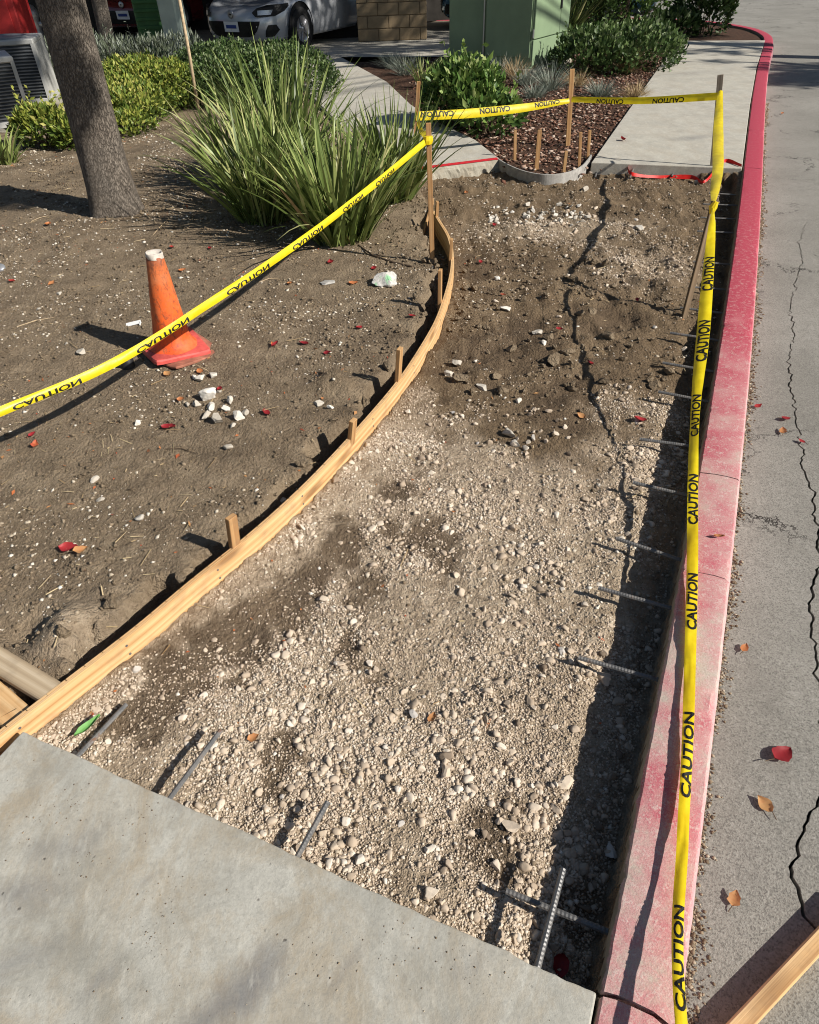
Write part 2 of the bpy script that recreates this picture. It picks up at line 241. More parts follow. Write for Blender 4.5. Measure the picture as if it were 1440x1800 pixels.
class MB:
    def __init__(s): s.v = []; s.f = []; s.uv = []
    def add(s, V, Fc, UV=None):
        b = len(s.v); s.v += [tuple(map(float, q)) for q in V]
        for i, f in enumerate(Fc):
            s.f.append([b+j for j in f]); s.uv.append(UV[i] if UV else [(0, 0)]*len(f))
    def box(s, c, d, rz=0., bev=0.):
        cx, cy, cz = c; x, y, z = d[0]/2, d[1]/2, d[2]/2; ca, sa = math.cos(rz), math.sin(rz)
        s.bar_basis(np.array(c, float), np.array([ca, sa, 0])*x, np.array([-sa, ca, 0])*y, np.array([0, 0, 1.])*z, bev)
    def bar_basis(s, c, ax, ay, az, bev=0., u0=0.):
        lx, ly, lz = (np.linalg.norm(q) for q in (ax, ay, az)); b = min(bev, lx*.45, ly*.45, lz*.45)
        ex, ey, ez = ax/lx, ay/ly, az/lz
        if b <= 0:
            V = [c+sx*ax+sy*ay+sz*az for sx in (-1, 1) for sy in (-1, 1) for sz in (-1, 1)]
            Fc = [(0, 1, 3, 2), (4, 6, 7, 5), (0, 4, 5, 1), (2, 3, 7, 6), (0, 2, 6, 4), (1, 5, 7, 3)]
        else:
            V = []; idx = {}
            for sx in (-1, 1):
                for sy in (-1, 1):
                    for sz in (-1, 1):
                        for k in range(3):
                            q = [sx*(lx-(b if k != 0 else 0)), sy*(ly-(b if k != 1 else 0)), sz*(lz-(b if k != 2 else 0))]
                            idx[sx, sy, sz, k] = len(V); V.append(c+ex*q[0]+ey*q[1]+ez*q[2])
            Fc = []
            for sg in (-1, 1):
                for k in range(3):
                    cyc = [(-1, -1), (1, -1), (1, 1), (-1, 1)]
                    fs = []
                    for a, bb in cyc:
                        t = [0, 0, 0]; t[k] = sg; t[(k+1) % 3] = a; t[(k+2) % 3] = bb; fs.append(idx[t[0], t[1], t[2], k])
                    Fc.append(fs if sg > 0 else fs[::-1])
            for k in range(3):
                k1, k2 = (k+1) % 3, (k+2) % 3
                for a in (-1, 1):
                    for bb in (-1, 1):
                        def ii(e, kk):
                            t = [0, 0, 0]; t[k] = e; t[k1] = a; t[k2] = bb; return idx[t[0], t[1], t[2], kk]
                        f = [ii(-1, k1), ii(1, k1), ii(1, k2), ii(-1, k2)]; Fc.append(f if a*bb > 0 else f[::-1])
            for sx in (-1, 1):
                for sy in (-1, 1):
                    for sz in (-1, 1):
                        f = [idx[sx, sy, sz, k] for k in range(3)]; Fc.append(f if sx*sy*sz > 0 else f[::-1])
        UV = []
        for f in Fc:
            P = [V[j]-c for j in f]; nr = np.cross(P[1]-P[0], P[2]-P[0]); k = np.argmax([abs(nr.dot(e)) for e in (ex, ey, ez)])
            if k == 0: UV.append([(u0+p.dot(ey), p.dot(ez)) for p in P])
            else: UV.append([(u0+p.dot(ex), p.dot(ez if k == 1 else ey)+u0*.37) for p in P])
        s.add(V, Fc, UV)
    def bar(s, p0, p1, wd, th, side=(0, 0, 1), bev=.002, u0=None):
        p0, p1 = np.array(p0, float), np.array(p1, float); d = (p1-p0)/2; e = d/np.linalg.norm(d); sd = np.array(side, float); sd = sd-e*sd.dot(e); sd /= np.linalg.norm(sd); o = np.cross(e, sd)
        s.bar_basis((p0+p1)/2, d, sd*wd/2, o*th/2, bev, R.rand()*9 if u0 is None else u0)
    def tube(s, pts, rad, n=8, cap=True, rfun=None):
        pts = [np.array(p, float) for p in pts]; rad = rad if hasattr(rad, '__len__') else [rad]*len(pts); V = []; prev = None
        for i, p in enumerate(pts):
            d = pts[min(i+1, len(pts)-1)]-pts[max(i-1, 0)]; d /= np.linalg.norm(d)+1e-9
            a = prev if prev is not None else (np.array([1., 0, 0]) if abs(d[0]) < .8 else np.array([0, 1., 0])); a = a-d*a.dot(d); a /= np.linalg.norm(a); b = np.cross(d, a); prev = a
            for j in range(n):
                t = 2*math.pi*j/n; rr = rad[i]*(rfun(i, t) if rfun else 1); V.append(p+(a*math.cos(t)+b*math.sin(t))*rr)
        Fc = [(i*n+j, i*n+(j+1) % n, (i+1)*n+(j+1) % n, (i+1)*n+j) for i in range(len(pts)-1) for j in range(n)]
        if cap: Fc += [tuple(range(n))[::-1], tuple((len(pts)-1)*n+j for j in range(n))]
        s.add(V, Fc)
    def lathe(s, prof, n=24, c=(0, 0, 0), fn=None):
        V = []
        for r, z in prof:
            for j in range(n):
                t = 2*math.pi*j/n; rr = r*(fn(t, z) if fn else 1); V.append((c[0]+rr*math.cos(t), c[1]+rr*math.sin(t), c[2]+z))
        s.add(V, [(i*n+j, i*n+(j+1) % n, (i+1)*n+(j+1) % n, (i+1)*n+j) for i in range(len(prof)-1) for j in range(n)])
    def prism(s, poly, z0, z1):
        n = len(poly); V = [(p[0], p[1], z0) for p in poly]+[(p[0], p[1], z1) for p in poly]
        a = sum(poly[i][0]*poly[(i+1) % n][1]-poly[(i+1) % n][0]*poly[i][1] for i in range(n))
        Fc = [tuple(range(n))[::-1], tuple(range(n, 2*n))]+[(i, (i+1) % n, n+(i+1) % n, n+i) for i in range(n)]
        s.add(V, Fc if a > 0 else [f[::-1] for f in Fc])
    def build(s, name, mat, parent=None, smooth=False):
        me = bpy.data.meshes.new(name); me.from_pydata(s.v, [], s.f); uv = me.uv_layers.new(name='UVMap')
        uv.data.foreach_set('uv', [c for f in s.uv for p in f for c in p]); o = link(name, me, mat, parent, smooth); return o
def bevel(o, w=.01, seg=2):
    m = o.modifiers.new('bevel', 'BEVEL'); m.width = w; m.segments = seg; m.limit_method = 'ANGLE'; return o
# value noise
_T = R.rand(256, 256)
def vn(x, y):
    xi = np.floor(x).astype(int); yi = np.floor(y).astype(int); fx = x-xi; fy = y-yi; fx = fx*fx*(3-2*fx); fy = fy*fy*(3-2*fy)
    a = _T[xi & 255, yi & 255]; b = _T[(xi+1) & 255, yi & 255]; c = _T[xi & 255, (yi+1) & 255]; d = _T[(xi+1) & 255, (yi+1) & 255]
    return (a*(1-fx)+b*fx)*(1-fy)+(c*(1-fx)+d*fx)*fy
def fbm(x, y, o=4, g=.5):
    s = 0; a = 1; t = 0
    for i in range(o): s = s+a*vn(x*2**i+17.3*i, y*2**i+9.1*i); t += a; a *= g
    return s/t-.5
def sdist(x, y, P):                                                # distance to a polyline
    m = np.full(np.shape(x), 1e9)
    for a, b in zip(P[:-1], P[1:]):
        dx, dy = b[0]-a[0], b[1]-a[1]; t = np.clip(((x-a[0])*dx+(y-a[1])*dy)/(dx*dx+dy*dy), 0, 1); m = np.minimum(m, np.hypot(x-a[0]-t*dx, y-a[1]-t*dy))
    return m
def inpoly(x, y, P):
    r = np.zeros(np.shape(x), bool); n = len(P)
    for i in range(n):
        x0, y0 = P[i][:2]; x1, y1 = P[(i+1) % n][:2]
        if y0 == y1: continue
        c = ((y0 > y) != (y1 > y)) & (x < (x1-x0)*(y-y0)/(y1-y0)+x0); r ^= c
    return r
def smooth(P, n=8):                                                # Catmull-Rom
    P = [np.array(p, float) for p in P]; Q = [2*P[0]-P[1]]+P+[2*P[-1]-P[-2]]; out = []
    for i in range(1, len(Q)-2):
        for k in range(n):
            t = k/n; a, b, c, d = Q[i-1:i+3]; out.append(.5*((2*b)+(c-a)*t+(2*a-5*b+4*c-d)*t*t+(3*b-a-3*c+d)*t**3))
    return np.array(out+[P[-1]])
def resample(P, step):
    P = np.array(P); s = np.r_[0, np.cumsum(np.linalg.norm(np.diff(P, axis=0), axis=1))]; n = max(2, int(s[-1]/step)+1); q = np.linspace(0, s[-1], n); return np.stack([np.interp(q, s, P[:, k]) for k in range(P.shape[1])], 1), q

# ------------------------------------------------------------------ plan of the place
KP = np.array([(.339, .408), (.584, .95), (.827, 1.455), (1.167, 2.166), (1.746, 3.5), (2.936, 6.286), (3.937, 8.556), (6.235, 13.689)])
_kf = np.polyfit(KP[:, 1], KP[:, 0], 3)
def kx(y): return np.polyval(_kf, y)
def kdir(y):
    d = np.array([np.polyval(np.polyder(_kf), y), 1.]); return d/np.linalg.norm(d)
FORM = smooth([at(p[0], p[1], 0)[:2] for p in [(-60, 1342), (0, 1294), (100, 1217), (240, 1110), (345, 1022), (450, 937), (545, 849), (630, 757), (697, 678), (733, 627), (767, 570), (783, 530), (795, 487), (798, 455), (792, 418), (775, 388), (764, 370)]], 6)
BENT = smooth([at(p[0], p[1], 0)[:2] for p in [(874, 279), (890, 289), (915, 300), (945, 307), (975, 308), (1003, 303), (1024, 293), (1036, 280), (1041, 272)]], 5)
SLAB_C = at(40, 1285)[:2]; SLAB_J = np.array([kx(.408)-.006, .408])
sd = SLAB_C-SLAB_J; sd /= np.linalg.norm(sd); sb = np.array([-sd[1], sd[0]]); sb = sb if sb[1] < 0 else -sb
WALK_L0 = at(1040, 285)[:2]; WALK_R0 = np.array([kx(6.1)-.02, 6.1])
PATH_A = at(728, 299)[:2]; PATH_B = at(880, 280)[:2]
def offs(P, o):
    t = np.gradient(P, axis=0); t /= np.linalg.norm(t, axis=1)[:, None]; return P+np.stack([-t[:, 1], t[:, 0]], 1)*o
PIT = [tuple(SLAB_J+sb*.05), tuple(SLAB_C+sb*.05)]+[tuple(p) for p in offs(FORM, .01) if p[1] > SLAB_C[1]]+[tuple(PATH_A+[0, .08]), tuple(PATH_B+[0, .08])]+[tuple(p) for p in offs(BENT, .007)]+[tuple(WALK_L0+[.05, .08]), tuple(WALK_R0+[0, .08])]+[(kx(y), y) for y in (5, 4, 3, 2, 1.2, .8)]
path_r = [PATH_B]+[at(*p)[:2] for p in [(835, 245), (770, 214), (722, 183), (680, 143), (600, 100)]]
path_l = [at(*p)[:2] for p in [(505, 100), (540, 160), (600, 220), (690, 275)]]+[PATH_A]
MULCH = [tuple(p) for p in BENT]+[tuple(WALK_L0), tuple(at(1100, 200)[:2]), tuple(at(1180, 85)[:2]), tuple(at(1060, 62)[:2]), tuple(at(600, 99)[:2])]+[tuple(p) for p in path_r[::-1]]
WETS = [(705, 850, .07), (745, 935, .1), (690, 925, .07), (600, 965, .07), (640, 1050, .09), (560, 1010, .06), (470, 1090, .11), (380, 1140, .1), (490, 1330, .045), (620, 1130, .05), (300, 1190, .08), (1000, 760, .05), (980, 700, .12), (845, 640, .18), (925, 600, .15), (1060, 560, .15), (260, 1240, .07), (850, 470, .2), (1050, 1600, .05), (880, 1490, .05)]
WETS = [(at(a, b, -.11)[0], at(a, b, -.11)[1], r) for a, b, r in WETS]
HUMPS = [(130, 1130, .16, .05), (60, 1120, .1, -.03), (590, 690, .12, .05), (660, 560, .1, .03), (740, 500, .12, .04), (300, 1050, .1, .02), (840, 660, .12, .03), (1100, 560, .12, -.03), (1110, 470, .1, .02), (900, 640, .08, -.02), (960, 1440, .08, -.015), (700, 420, .2, .03), (1000, 370, .25, .02)]
HUMPS = [(at(a, b, -.08)[0], at(a, b, -.08)[1], r, h) for a, b, r, h in HUMPS]
def fields(x, y):
    pit = inpoly(x, y, PIT); mul = inpoly(x, y, MULCH) & ~pit
    df = sdist(x, y, FORM); kd = (kx(y)-x)*.91
    n1 = fbm(x*1.3, y*1.3, 4); n2 = fbm(x*8+3, y*8, 4, .55); n3 = fbm(x*30+5, y*30, 3, .6)
    lump = np.clip(fbm(x*5+9, y*5+2, 3)*4, 0, 1)
    far = np.clip((y-2.5-n1*1.2)/.5, 0, 1)
    zb = -.045+n1*.05+n2*.02+n3*.014
    zb = zb-.13*np.clip(1-(df-.1+n2*.2+n1*.12)/.045, 0, 1)*np.clip(1.2-(y-5)/.6, 0, 1)
    n4 = fbm(x*14+2, y*14+4, 4, .65); zp = -.112+n2*.026+n3*.014*(1+far)+n4*.012+far*(.012+lump*.026+n2*.036+np.abs(n4)*.034)-.045*np.clip(1-(kd-.05)/.14, 0, 1)+.034*np.clip(1-df/.22, 0, 1)*np.clip((3.4-y)/.6, 0, 1)
    db = sdist(x, y, BENT); z = np.where(pit, zp, np.where(mul, -.03+n2*.02+n3*.012+n1*.02-.05*np.clip(1-db/.09, 0, 1), zb))
    for hx, hy, r, h in HUMPS: z = z+h*np.exp(-((x-hx)**2+(y-hy)**2)/(r*r)*2)*(1+n2*2.5)
    edge = np.clip(sdist(x, y, FORM)/.03, 0, 1); z = np.where(pit, np.minimum(z, -.055), z)
    g = np.clip((2.62+n1*1.3+n2*.5-y)/.3, 0, 1)
    g2 = np.exp(-((x-at(985, 378)[0])**2/.35+(y-at(985, 378)[1])**2/.05))+.8*np.exp(-((x-at(1140, 440)[0])**2+(y-at(1140, 440)[1])**2)/.1)
    gr = np.where(pit, np.clip(g+g2*.8, 0, 1), .12*np.exp(-((x-HUMPS[0][0])**2+(y-HUMPS[0][1])**2)/.02)*6)
    wet = np.zeros_like(x)
    for wx, wy, r in WETS: wet = np.maximum(wet, np.clip(1.7-np.hypot(x-wx, (y-wy)*.8)/r*1.05-n2*4.5-n3*1.5, 0, .85))
    wet = np.maximum(wet, np.clip((.1-kd)/.06, 0, 1)*.4*pit)  # strip of darker soil following the kerb inside the pit
    wet = np.maximum(wet, np.clip(n1*3+n2*2-.35, 0, .8)*(1-.6*pit)*(~mul))
    wet = np.where(pit, wet, wet*.5)
    return z, pit, mul, np.clip(gr, 0, 1), np.clip(wet, 0, .9)
def gz(x, y): return float(fields(np.array([x], float), np.array([y], float))[0][0])
def gp(px, py, z=-.06):                                            # ground point seen at a pixel
    for _ in range(3): p = at(px, py, z); z = gz(p[0], p[1])
    return np.array([p[0], p[1], z])

# ------------------------------------------------------------------ ground sheets
def sheet(name, poly, z, mat):
    m = MB(); m.add([(p[0], p[1], z) for p in poly], [tuple(range(len(poly)))]); return tag(m.build(name, mat), kind='structure')
sheet('ground', [(-150, -60), (150, -60), (150, 200), (-150, 200)], -.34, 'soil')
ys = [-.3]
while ys[-1] < 13.3: ys.append(ys[-1]+.0078*max(1, ys[-1])**1.2)
ys = np.array(ys); xs = np.arange(-7.5, 6., .0135); GX, GY = np.meshgrid(xs, ys)
z, pit, mul, gr, wet = fields(GX, GY)
under = inpoly(GX, GY, [tuple(SLAB_J+sd*-.1), tuple(SLAB_C), tuple(SLAB_C+sb*3), tuple(SLAB_J+sb*3-sd*.1)]); z = np.where(under & ~pit, -.16, z)
onpath = inpoly(GX, GY, [tuple(p) for p in path_r]+[tuple(p) for p in path_l]); z = np.where(onpath, -.07, z)
onwalk = (GX > WALK_L0[0]+(GY-WALK_L0[1])*.4195) & (GY > 6.1) & ~mul; z = np.where(onwalk & (GY > 6.6), -.07, z)
idx = np.arange(GX.size).reshape(GX.shape); Q = np.stack([idx[:-1, :-1], idx[:-1, 1:], idx[1:, 1:], idx[1:, :-1]], -1).reshape(-1, 4)
cxm = GX[:-1, :-1].ravel(); cym = GY[:-1, :-1].ravel(); keep = (cxm < kx(cym)+.05) & (np.abs(cxm) < .78*cym+1.9); pm = pit[:-1, :-1].ravel(); mm = mul[:-1, :-1].ravel()
VV = np.stack([GX.ravel(), GY.ravel(), z.ravel()], 1)
for nm, msk, mt in (('excavation_floor', keep & pm, 'pit_soil'), ('planting_bed', keep & ~pm & ~mm, 'soil'), ('mulch_bed', keep & mm & ~pm, 'mulch_soil')):
    q = Q[msk]; u, inv = np.unique(q, return_inverse=True); me = npmesh(nm, VV[u], inv.reshape(-1, 4)); pattr(me, 'gravel', gr.ravel()[u]); pattr(me, 'wet', wet.ravel()[u]); tag(link(nm, me, mt, None, True), kind='structure')

# road: two slabs of asphalt either side of a long open crack
ck = [at(p[0], p[1], -.15)[:2] for p in [(1700, 1900), (1470, 1700), (1400, 1585), (1388, 1540), (1408, 1480), (1440, 1400), (1452, 1280), (1430, 1120), (1424, 1060), (1442, 980), (1432, 880), (1410, 815), (1404, 760), (1392, 705), (1386, 640), (1396, 585), (1388, 540), (1398, 500), (1412, 455), (1404, 425), (1420, 385)]]
ck, _ = resample(np.array(ck), .02); jit = np.stack([fbm(ck[:, 1]*26, ck[:, 0]*19, 5, .85)*.07+R.randn(len(ck))*.0035, np.zeros(len(ck))], 1); ck = ck+jit
half = .0012+.006*np.clip(fbm(ck[:, 1]*3+4, ck[:, 0]*2)+.55, .1, 1); half[-25:] *= np.linspace(1, .05, 25); half[:3] = .0015
gut = [(kx(y)+.17, y) for y in np.linspace(-2, 13.6, 60)]; endc = [(8.5, 16.6), (8.2, 19.5), (6, 21.5), (-40, 24)]
L = [(p[0]-h, p[1]) for p, h in zip(ck, half)]; Rr = [(p[0]+h, p[1]) for p, h in zip(ck, half)]
def band(name, left, right, par=None):
    n = 420; lo = max(left[0][1], right[0][1]); yy = np.linspace(lo, min(left[-1][1], right[-1][1]), n)
    la, ra = np.array(left), np.array(right); lx = np.interp(yy, la[:, 1], la[:, 0]); rx = np.interp(yy, ra[:, 1], ra[:, 0]); V = []; Fc = []
    for i in range(n): V += [(lx[i], yy[i], -.15), (rx[i], yy[i], -.15), (rx[i], yy[i], -.2), (lx[i], yy[i], -.2)]
    for i in range(n-1):
        b = i*4; Fc += [(b, b+1, b+5, b+4), (b+1, b+2, b+6, b+5), (b+3, b, b+4, b+7)]
    m = MB(); m.add(V, Fc); return m.build(name, 'asphalt', par)
KEND = [(-60, 24), (-30, 21)]+[(p[0]+.1, p[1]-.05) for p in smooth([(6.14, 13.5), (6.6, 14.7), (6.75, 15.9), (6.4, 17.2), (5.4, 18.2), (4., 18.8), (1, 19.4), (-4, 20)], 8)[::-1]]
road = tag(sheet('road', [(kx(-1.9)+.1, -1.9), (60, -1.9), (60, 60), (-60, 60)]+KEND+[(kx(y)+.1, y) for y in np.linspace(13, -1.5, 30)], -.185, 'crack_dark'), kind='structure')
ylo, yhi = ck[0][1]+.002, ck[-1][1]
srt = sorted(L, key=lambda p: p[1]); srt2 = sorted(Rr, key=lambda p: p[1])
band('asphalt_layer', gut, srt, road); band('asphalt_layer', srt2, [(60, ylo-1), (60, 60)], road)
m = MB(); pl = [(kx(yhi)+.17, yhi), (60, yhi), (60, 60), (-60, 60)]+KEND+[(kx(y)+.17, y) for y in np.linspace(13.4, yhi+.2, 40)]; m.add([(p[0], p[1], -.15) for p in pl], [tuple(range(len(pl)))]); m.build('asphalt_layer', 'asphalt', road)
m = MB(); m.add([(kx(-1.9)+.17, -1.9, -.15), (60, -1.9, -.15), (60, ylo, -.15), (kx(ylo)+.17, ylo, -.15)], [(0, 1, 2, 3)]); m.build('asphalt_layer', 'asphalt', road)
# parking court and drive at the back
court = sheet('parking_court', [tuple(at(430, 98)[:2]), tuple(at(798, 97)[:2]), (2.2, 13.3), (2.6, 16), (2.6, 19), (-4, 19.8), (-40, 21), (-40, 12.5), (-6.2, 12.5)], -.02, 'walk_concrete')
sheet('back_bed', [(2., 13.1), (6.2, 13.6), (6.6, 14.7), (6.75, 15.9), (6.4, 17.2), (5.4, 18.2), (4., 18.8), (2.4, 19.1)], -.035, 'mulch_soil')
# kerb in cast lengths
KERB = tag(empty('kerb', (0, 0, 0)), kind='structure')
PROF = [(.0, -.33), (.0, -.22), (.0, -.14), (.0, -.08), (.0, -.03), (.001, -.012), (.008, -.002), (.03, 0), (.06, .001), (.1, .001), (.132, .0), (.142, -.002), (.147, -.008), (.153, -.03), (.162, -.075), (.17, -.12), (.176, -.19)]
PAINT = [0, 0, 0, 0, .12, .45, .8]+[1]*10; FACE = [0]*11+[.1, .5, 1, 1, 1, 1]
kl = [(float(kx(y)), y) for y in np.linspace(-1.6, 13.4, 200)]; kl = np.array(kl+[tuple(p) for p in smooth([(6.14, 13.5), (6.6, 14.7), (6.75, 15.9), (6.4, 17.2), (5.4, 18.2), (4., 18.8), (1, 19.4), (-4, 20)], 8)[1:]])
kl, ks = resample(kl, .02); k0 = ks[np.argmin(np.abs(kl[:, 1]-.408))]
cuts = [0, k0-.004]+[ks[np.argmin(np.abs(kl[:, 1]-y))] for y in (1.56, 2.06, 4.0, 6.2, 9.6, 13.5)]+[ks[-1]]
for ci, (a, b) in enumerate(zip(cuts[:-1], cuts[1:])):
    gap = [.0045, .0045, .0015, .0025, .0012, .003, .003, .003, 0][ci]; gap2 = [.0045, .0015, .0025, .0012, .003, .003, .003, .003, 0][ci]
    far_ = ci > 4; st = .018 if ci < 4 else (.03 if ci < 6 else .08); q = np.linspace(a+gap, b-gap2, max(3, int((b-a)/st)))
    px_ = np.interp(q, ks, kl[:, 0]); py_ = np.interp(q, ks, kl[:, 1]); tx = np.gradient(px_); ty = np.gradient(py_); ln = np.hypot(tx, ty); nx, ny = ty/ln, -tx/ln
    V = []; pa = []; fa = []; fr = []
    for j, (v, zz) in enumerate(PROF):
        rough = fbm(q*16+j*1.7, q*0+j*.9+ci, 4, .6); chip = np.clip(fbm(q*22+3, q*0+7.7, 4, .7)-.14, 0, 1)
        vv = v+fbm(q*45+j*2.7, q*0+j*1.9+ci, 4, .7)*(.012 if j < 6 else .005)+(chip*.04 if 4 <= j <= 6 else 0); zz2 = zz+rough*(.003 if j > 5 else .002)-(chip*.05 if 5 <= j <= 6 else 0)-(np.clip(fbm(q*7+1, q*0+2.2, 3)-.2, 0, 1)*.05 if 11 <= j <= 13 else 0)
        jag = fbm(np.array([j*.8+ci*5.]), np.array([.3]), 3)[0]*.02
        ox = px_+nx*vv; oy = py_+ny*vv; wgt = np.zeros(len(q)); wgt[0] = 1
        wgt2 = np.zeros(len(q)); wgt2[-1] = 1; jag2 = fbm(np.array([j*.8+(ci+1)*5.]), np.array([.3]), 3)[0]*.02
        ox = ox+(jag*wgt+jag2*wgt2)*tx/ln; oy = oy+(jag*wgt+jag2*wgt2)*ty/ln
        V.append(np.stack([ox, oy, np.broadcast_to(zz2, ox.shape)], 1)); pa.append(np.full(len(q), PAINT[j])); fa.append(np.full(len(q), FACE[j])); fr.append(np.clip((py_-2.2)/3.5, 0, 1))
    nq = len(q); V = np.concatenate(V); I = np.arange(len(PROF)*nq).reshape(len(PROF), nq)
    q4 = np.stack([I[:-1, :-1], I[:-1, 1:], I[1:, 1:], I[1:, :-1]], -1).reshape(-1, 4); fl = q4.tolist(); fl += [I[:, 0].tolist(), I[::-1, -1].tolist()]
    me = npmesh('kerb_length', V, fl); pattr(me, 'paint', np.concatenate(pa)); pattr(me, 'face', np.concatenate(fa)); pattr(me, 'fresh', np.concatenate(fr)); link('kerb_length', me, 'kerb_paint', KERB, True); me.set_sharp_from_angle(angle=math.radians(24))
# concrete flatwork
def flat(name, poly, z0, z1, mat, parent=None, bw=.006):
    m = MB(); m.prism(poly, z0, z1); return bevel(m.build(name, mat, parent), bw, 2)
fs = [tuple(SLAB_J), tuple(SLAB_C+sb*0), tuple(SLAB_C+sb*2.6), tuple(SLAB_J+sb*2.6)]
e0 = []                                                            # the sawn edge wavers a little
for t in np.linspace(0, 1, 130): p = SLAB_J*(1-t)+SLAB_C*t; e0.append(tuple(p+sb*(fbm(np.array([t*24]), np.array([1.]), 4, .7)[0]*.012)))
tag(flat('sidewalk_slab', e0+fs[2:], -.105, 0, 'slab_concrete', None, .004), 'worn grey concrete sidewalk slab with tyre smear at the near end', kind='structure')
walk = tag(empty('sidewalk', (WALK_L0[0], WALK_L0[1], 0)), kind='structure'); wd = np.array([.387, .922])
def wl(y): return WALK_L0[0]+(y-WALK_L0[1])*.4195
def panel(y0, y1, dy=0.):                                          # panels square to the kerb
    a = (wl(y0), y0); b = (kx(y0-.36)-.014, y0-.36); c = (kx(y1-.36)-.014, y1-.36); d = (wl(y1), y1); m = MB(); m.prism([(p[0]-WALK_L0[0], p[1]-WALK_L0[1]) for p in (a, b, c, d)], -.11, dy); bevel(m.build('panel', 'walk_concrete', walk), .006)
panel(6.55, 9.125, 0); panel(9.133, 11.7, .001); panel(11.708, 14.35, 0)
pth = tag(empty('garden_path', (PATH_A[0], PATH_A[1], 0)), kind='structure')
def loc(ps): return [(p[0]-PATH_A[0], p[1]-PATH_A[1]) for p in ps]
m = MB(); m.prism(loc(path_r[:3]+[path_r[2]*.35+path_l[2]*.65, path_l[3], path_l[4]]), -.1, 0); bevel(m.build('panel', 'walk_concrete', pth), .006)
m = MB(); m.prism(loc([p for p in path_r[2:]]+path_l[:3]), -.1, -.002); bevel(m.build('panel', 'walk_concrete', pth), .006)
# broken front edge of the path with the red painted line
dE = (PATH_B-PATH_A); nE = np.array([dE[1], -dE[0]])/np.linalg.norm(dE); nE = nE if nE[1] < 0 else -nE
m = MB(); V = []; n = 40
for i in range(n):
    t = i/(n-1); p = PATH_A+dE*t-PATH_A
    for k, zz in enumerate((.0, -.03, -.06, -.1, -.16)):
        o = .004+(.008*k+.03*(fbm(np.array([t*14.]), np.array([k*.9]), 3, .6)[0]+.3) if k else 0); V.append((p[0]+nE[0]*o, p[1]+nE[1]*o, zz))
m.add(V, [(i*5+k, i*5+k+1, (i+1)*5+k+1, (i+1)*5+k) for i in range(n-1) for k in range(4)]); m.build('broken_edge', 'raw_concrete', pth)
m = MB(); m.add([tuple(np.r_[PATH_A+dE*t-PATH_A-nE*b, .003]) for t in (0.02, .99) for b in (-.004, .07)], [(0, 2, 3, 1)]); m.build('painted_line', 'red_paint', pth)

# ------------------------------------------------------------------ gravel, chips, mulch (real grains)
def ico(sub=0):
    p = (1+5**.5)/2; V = np.array([(-1, p, 0), (1, p, 0), (-1, -p, 0), (1, -p, 0), (0, -1, p), (0, 1, p), (0, -1, -p), (0, 1, -p), (p, 0, -1), (p, 0, 1), (-p, 0, -1), (-p, 0, 1)], float); V /= np.linalg.norm(V[0])
    Fc = [(0, 11, 5), (0, 5, 1), (0, 1, 7), (0, 7, 10), (0, 10, 11), (1, 5, 9), (5, 11, 4), (11, 10, 2), (10, 7, 6), (7, 1, 8), (3, 9, 4), (3, 4, 2), (3, 2, 6), (3, 6, 8), (3, 8, 9), (4, 9, 5), (2, 4, 11), (6, 2, 10), (8, 6, 7), (9, 8, 1)]
    V = V.tolist()
    for _ in range(sub):
        mid = {}; nf = []
        def g(a, b):
            k = (min(a, b), max(a, b))
            if k not in mid: q = np.array(V[a])+V[b]; V.append((q/np.linalg.norm(q)).tolist()); mid[k] = len(V)-1
            return mid[k]
        for a, b, c in Fc: x, y, z_ = g(a, b), g(b, c), g(c, a); nf += [(a, x, z_), (b, y, x), (c, z_, y), (x, y, z_)]
        Fc = nf
    return np.array(V), np.array(Fc)
IV, IF = ico(0); OV = np.array([(1, 0, 0), (-1, 0, 0), (0, 1, 0), (0, -1, 0), (0, 0, 1), (0, 0, -1)], float); OF = np.array([(0, 2, 4), (2, 1, 4), (1, 3, 4), (3, 0, 4), (2, 0, 5), (1, 2, 5), (3, 1, 5), (0, 3, 5)])
def grains(name, P, size, flat_, base, mat, label=None, tint=None, jag=.3, cut=0):
    bv, bf = base; n = len(P); size = np.asarray(size); k = len(bv)
    sc = np.stack([size*(.75+.5*R.rand(n)), size*(.75+.5*R.rand(n)), size*flat_*(.7+.6*R.rand(n))], 1)
    V = bv[None]*(1+jag*(R.rand(n, k, 1)-.5)*2)
    for _ in range(cut):                                           # broken faces
        d = R.randn(n, 3); d /= np.linalg.norm(d, axis=1, keepdims=True); c = .3+.45*R.rand(n); V = V-np.clip((V*d[:, None]).sum(-1)-c[:, None], 0, 9)[..., None]*d[:, None]
    V = V*1.25**(cut > 0)*sc[:, None]
    a = R.rand(n)*6.283; t = (R.rand(n)-.5)*.9; ca, sa, ct, st = np.cos(a)[:, None], np.sin(a)[:, None], np.cos(t)[:, None], np.sin(t)[:, None]
    x, y, z_ = V[..., 0], V[..., 1]*ct-V[..., 2]*st, V[..., 1]*st+V[..., 2]*ct
    V = np.stack([x*ca-y*sa, x*sa+y*ca, z_], -1)+P[:, None]
    Fc = (bf[None]+np.arange(n)[:, None, None]*k).reshape(-1, 3); me = npmesh(name, V.reshape(-1, 3), Fc)
    pattr(me, 'tint', np.repeat(R.rand(n) if tint is None else tint, k)); o = link(name, me, mat)
    return tag(o, label, 'gravel' if label else None, kind='stuff')
def scatter(n, x0, x1, y0, y1, power=1.):
    y = y0+(y1-y0)*R.rand(n)**power; return x0+(x1-x0)*R.rand(n), y
x, y = scatter(760000, -1.1, 2.7, .4, 6.6, 1.75); z, pit, mul, gr, wet = fields(x, y)
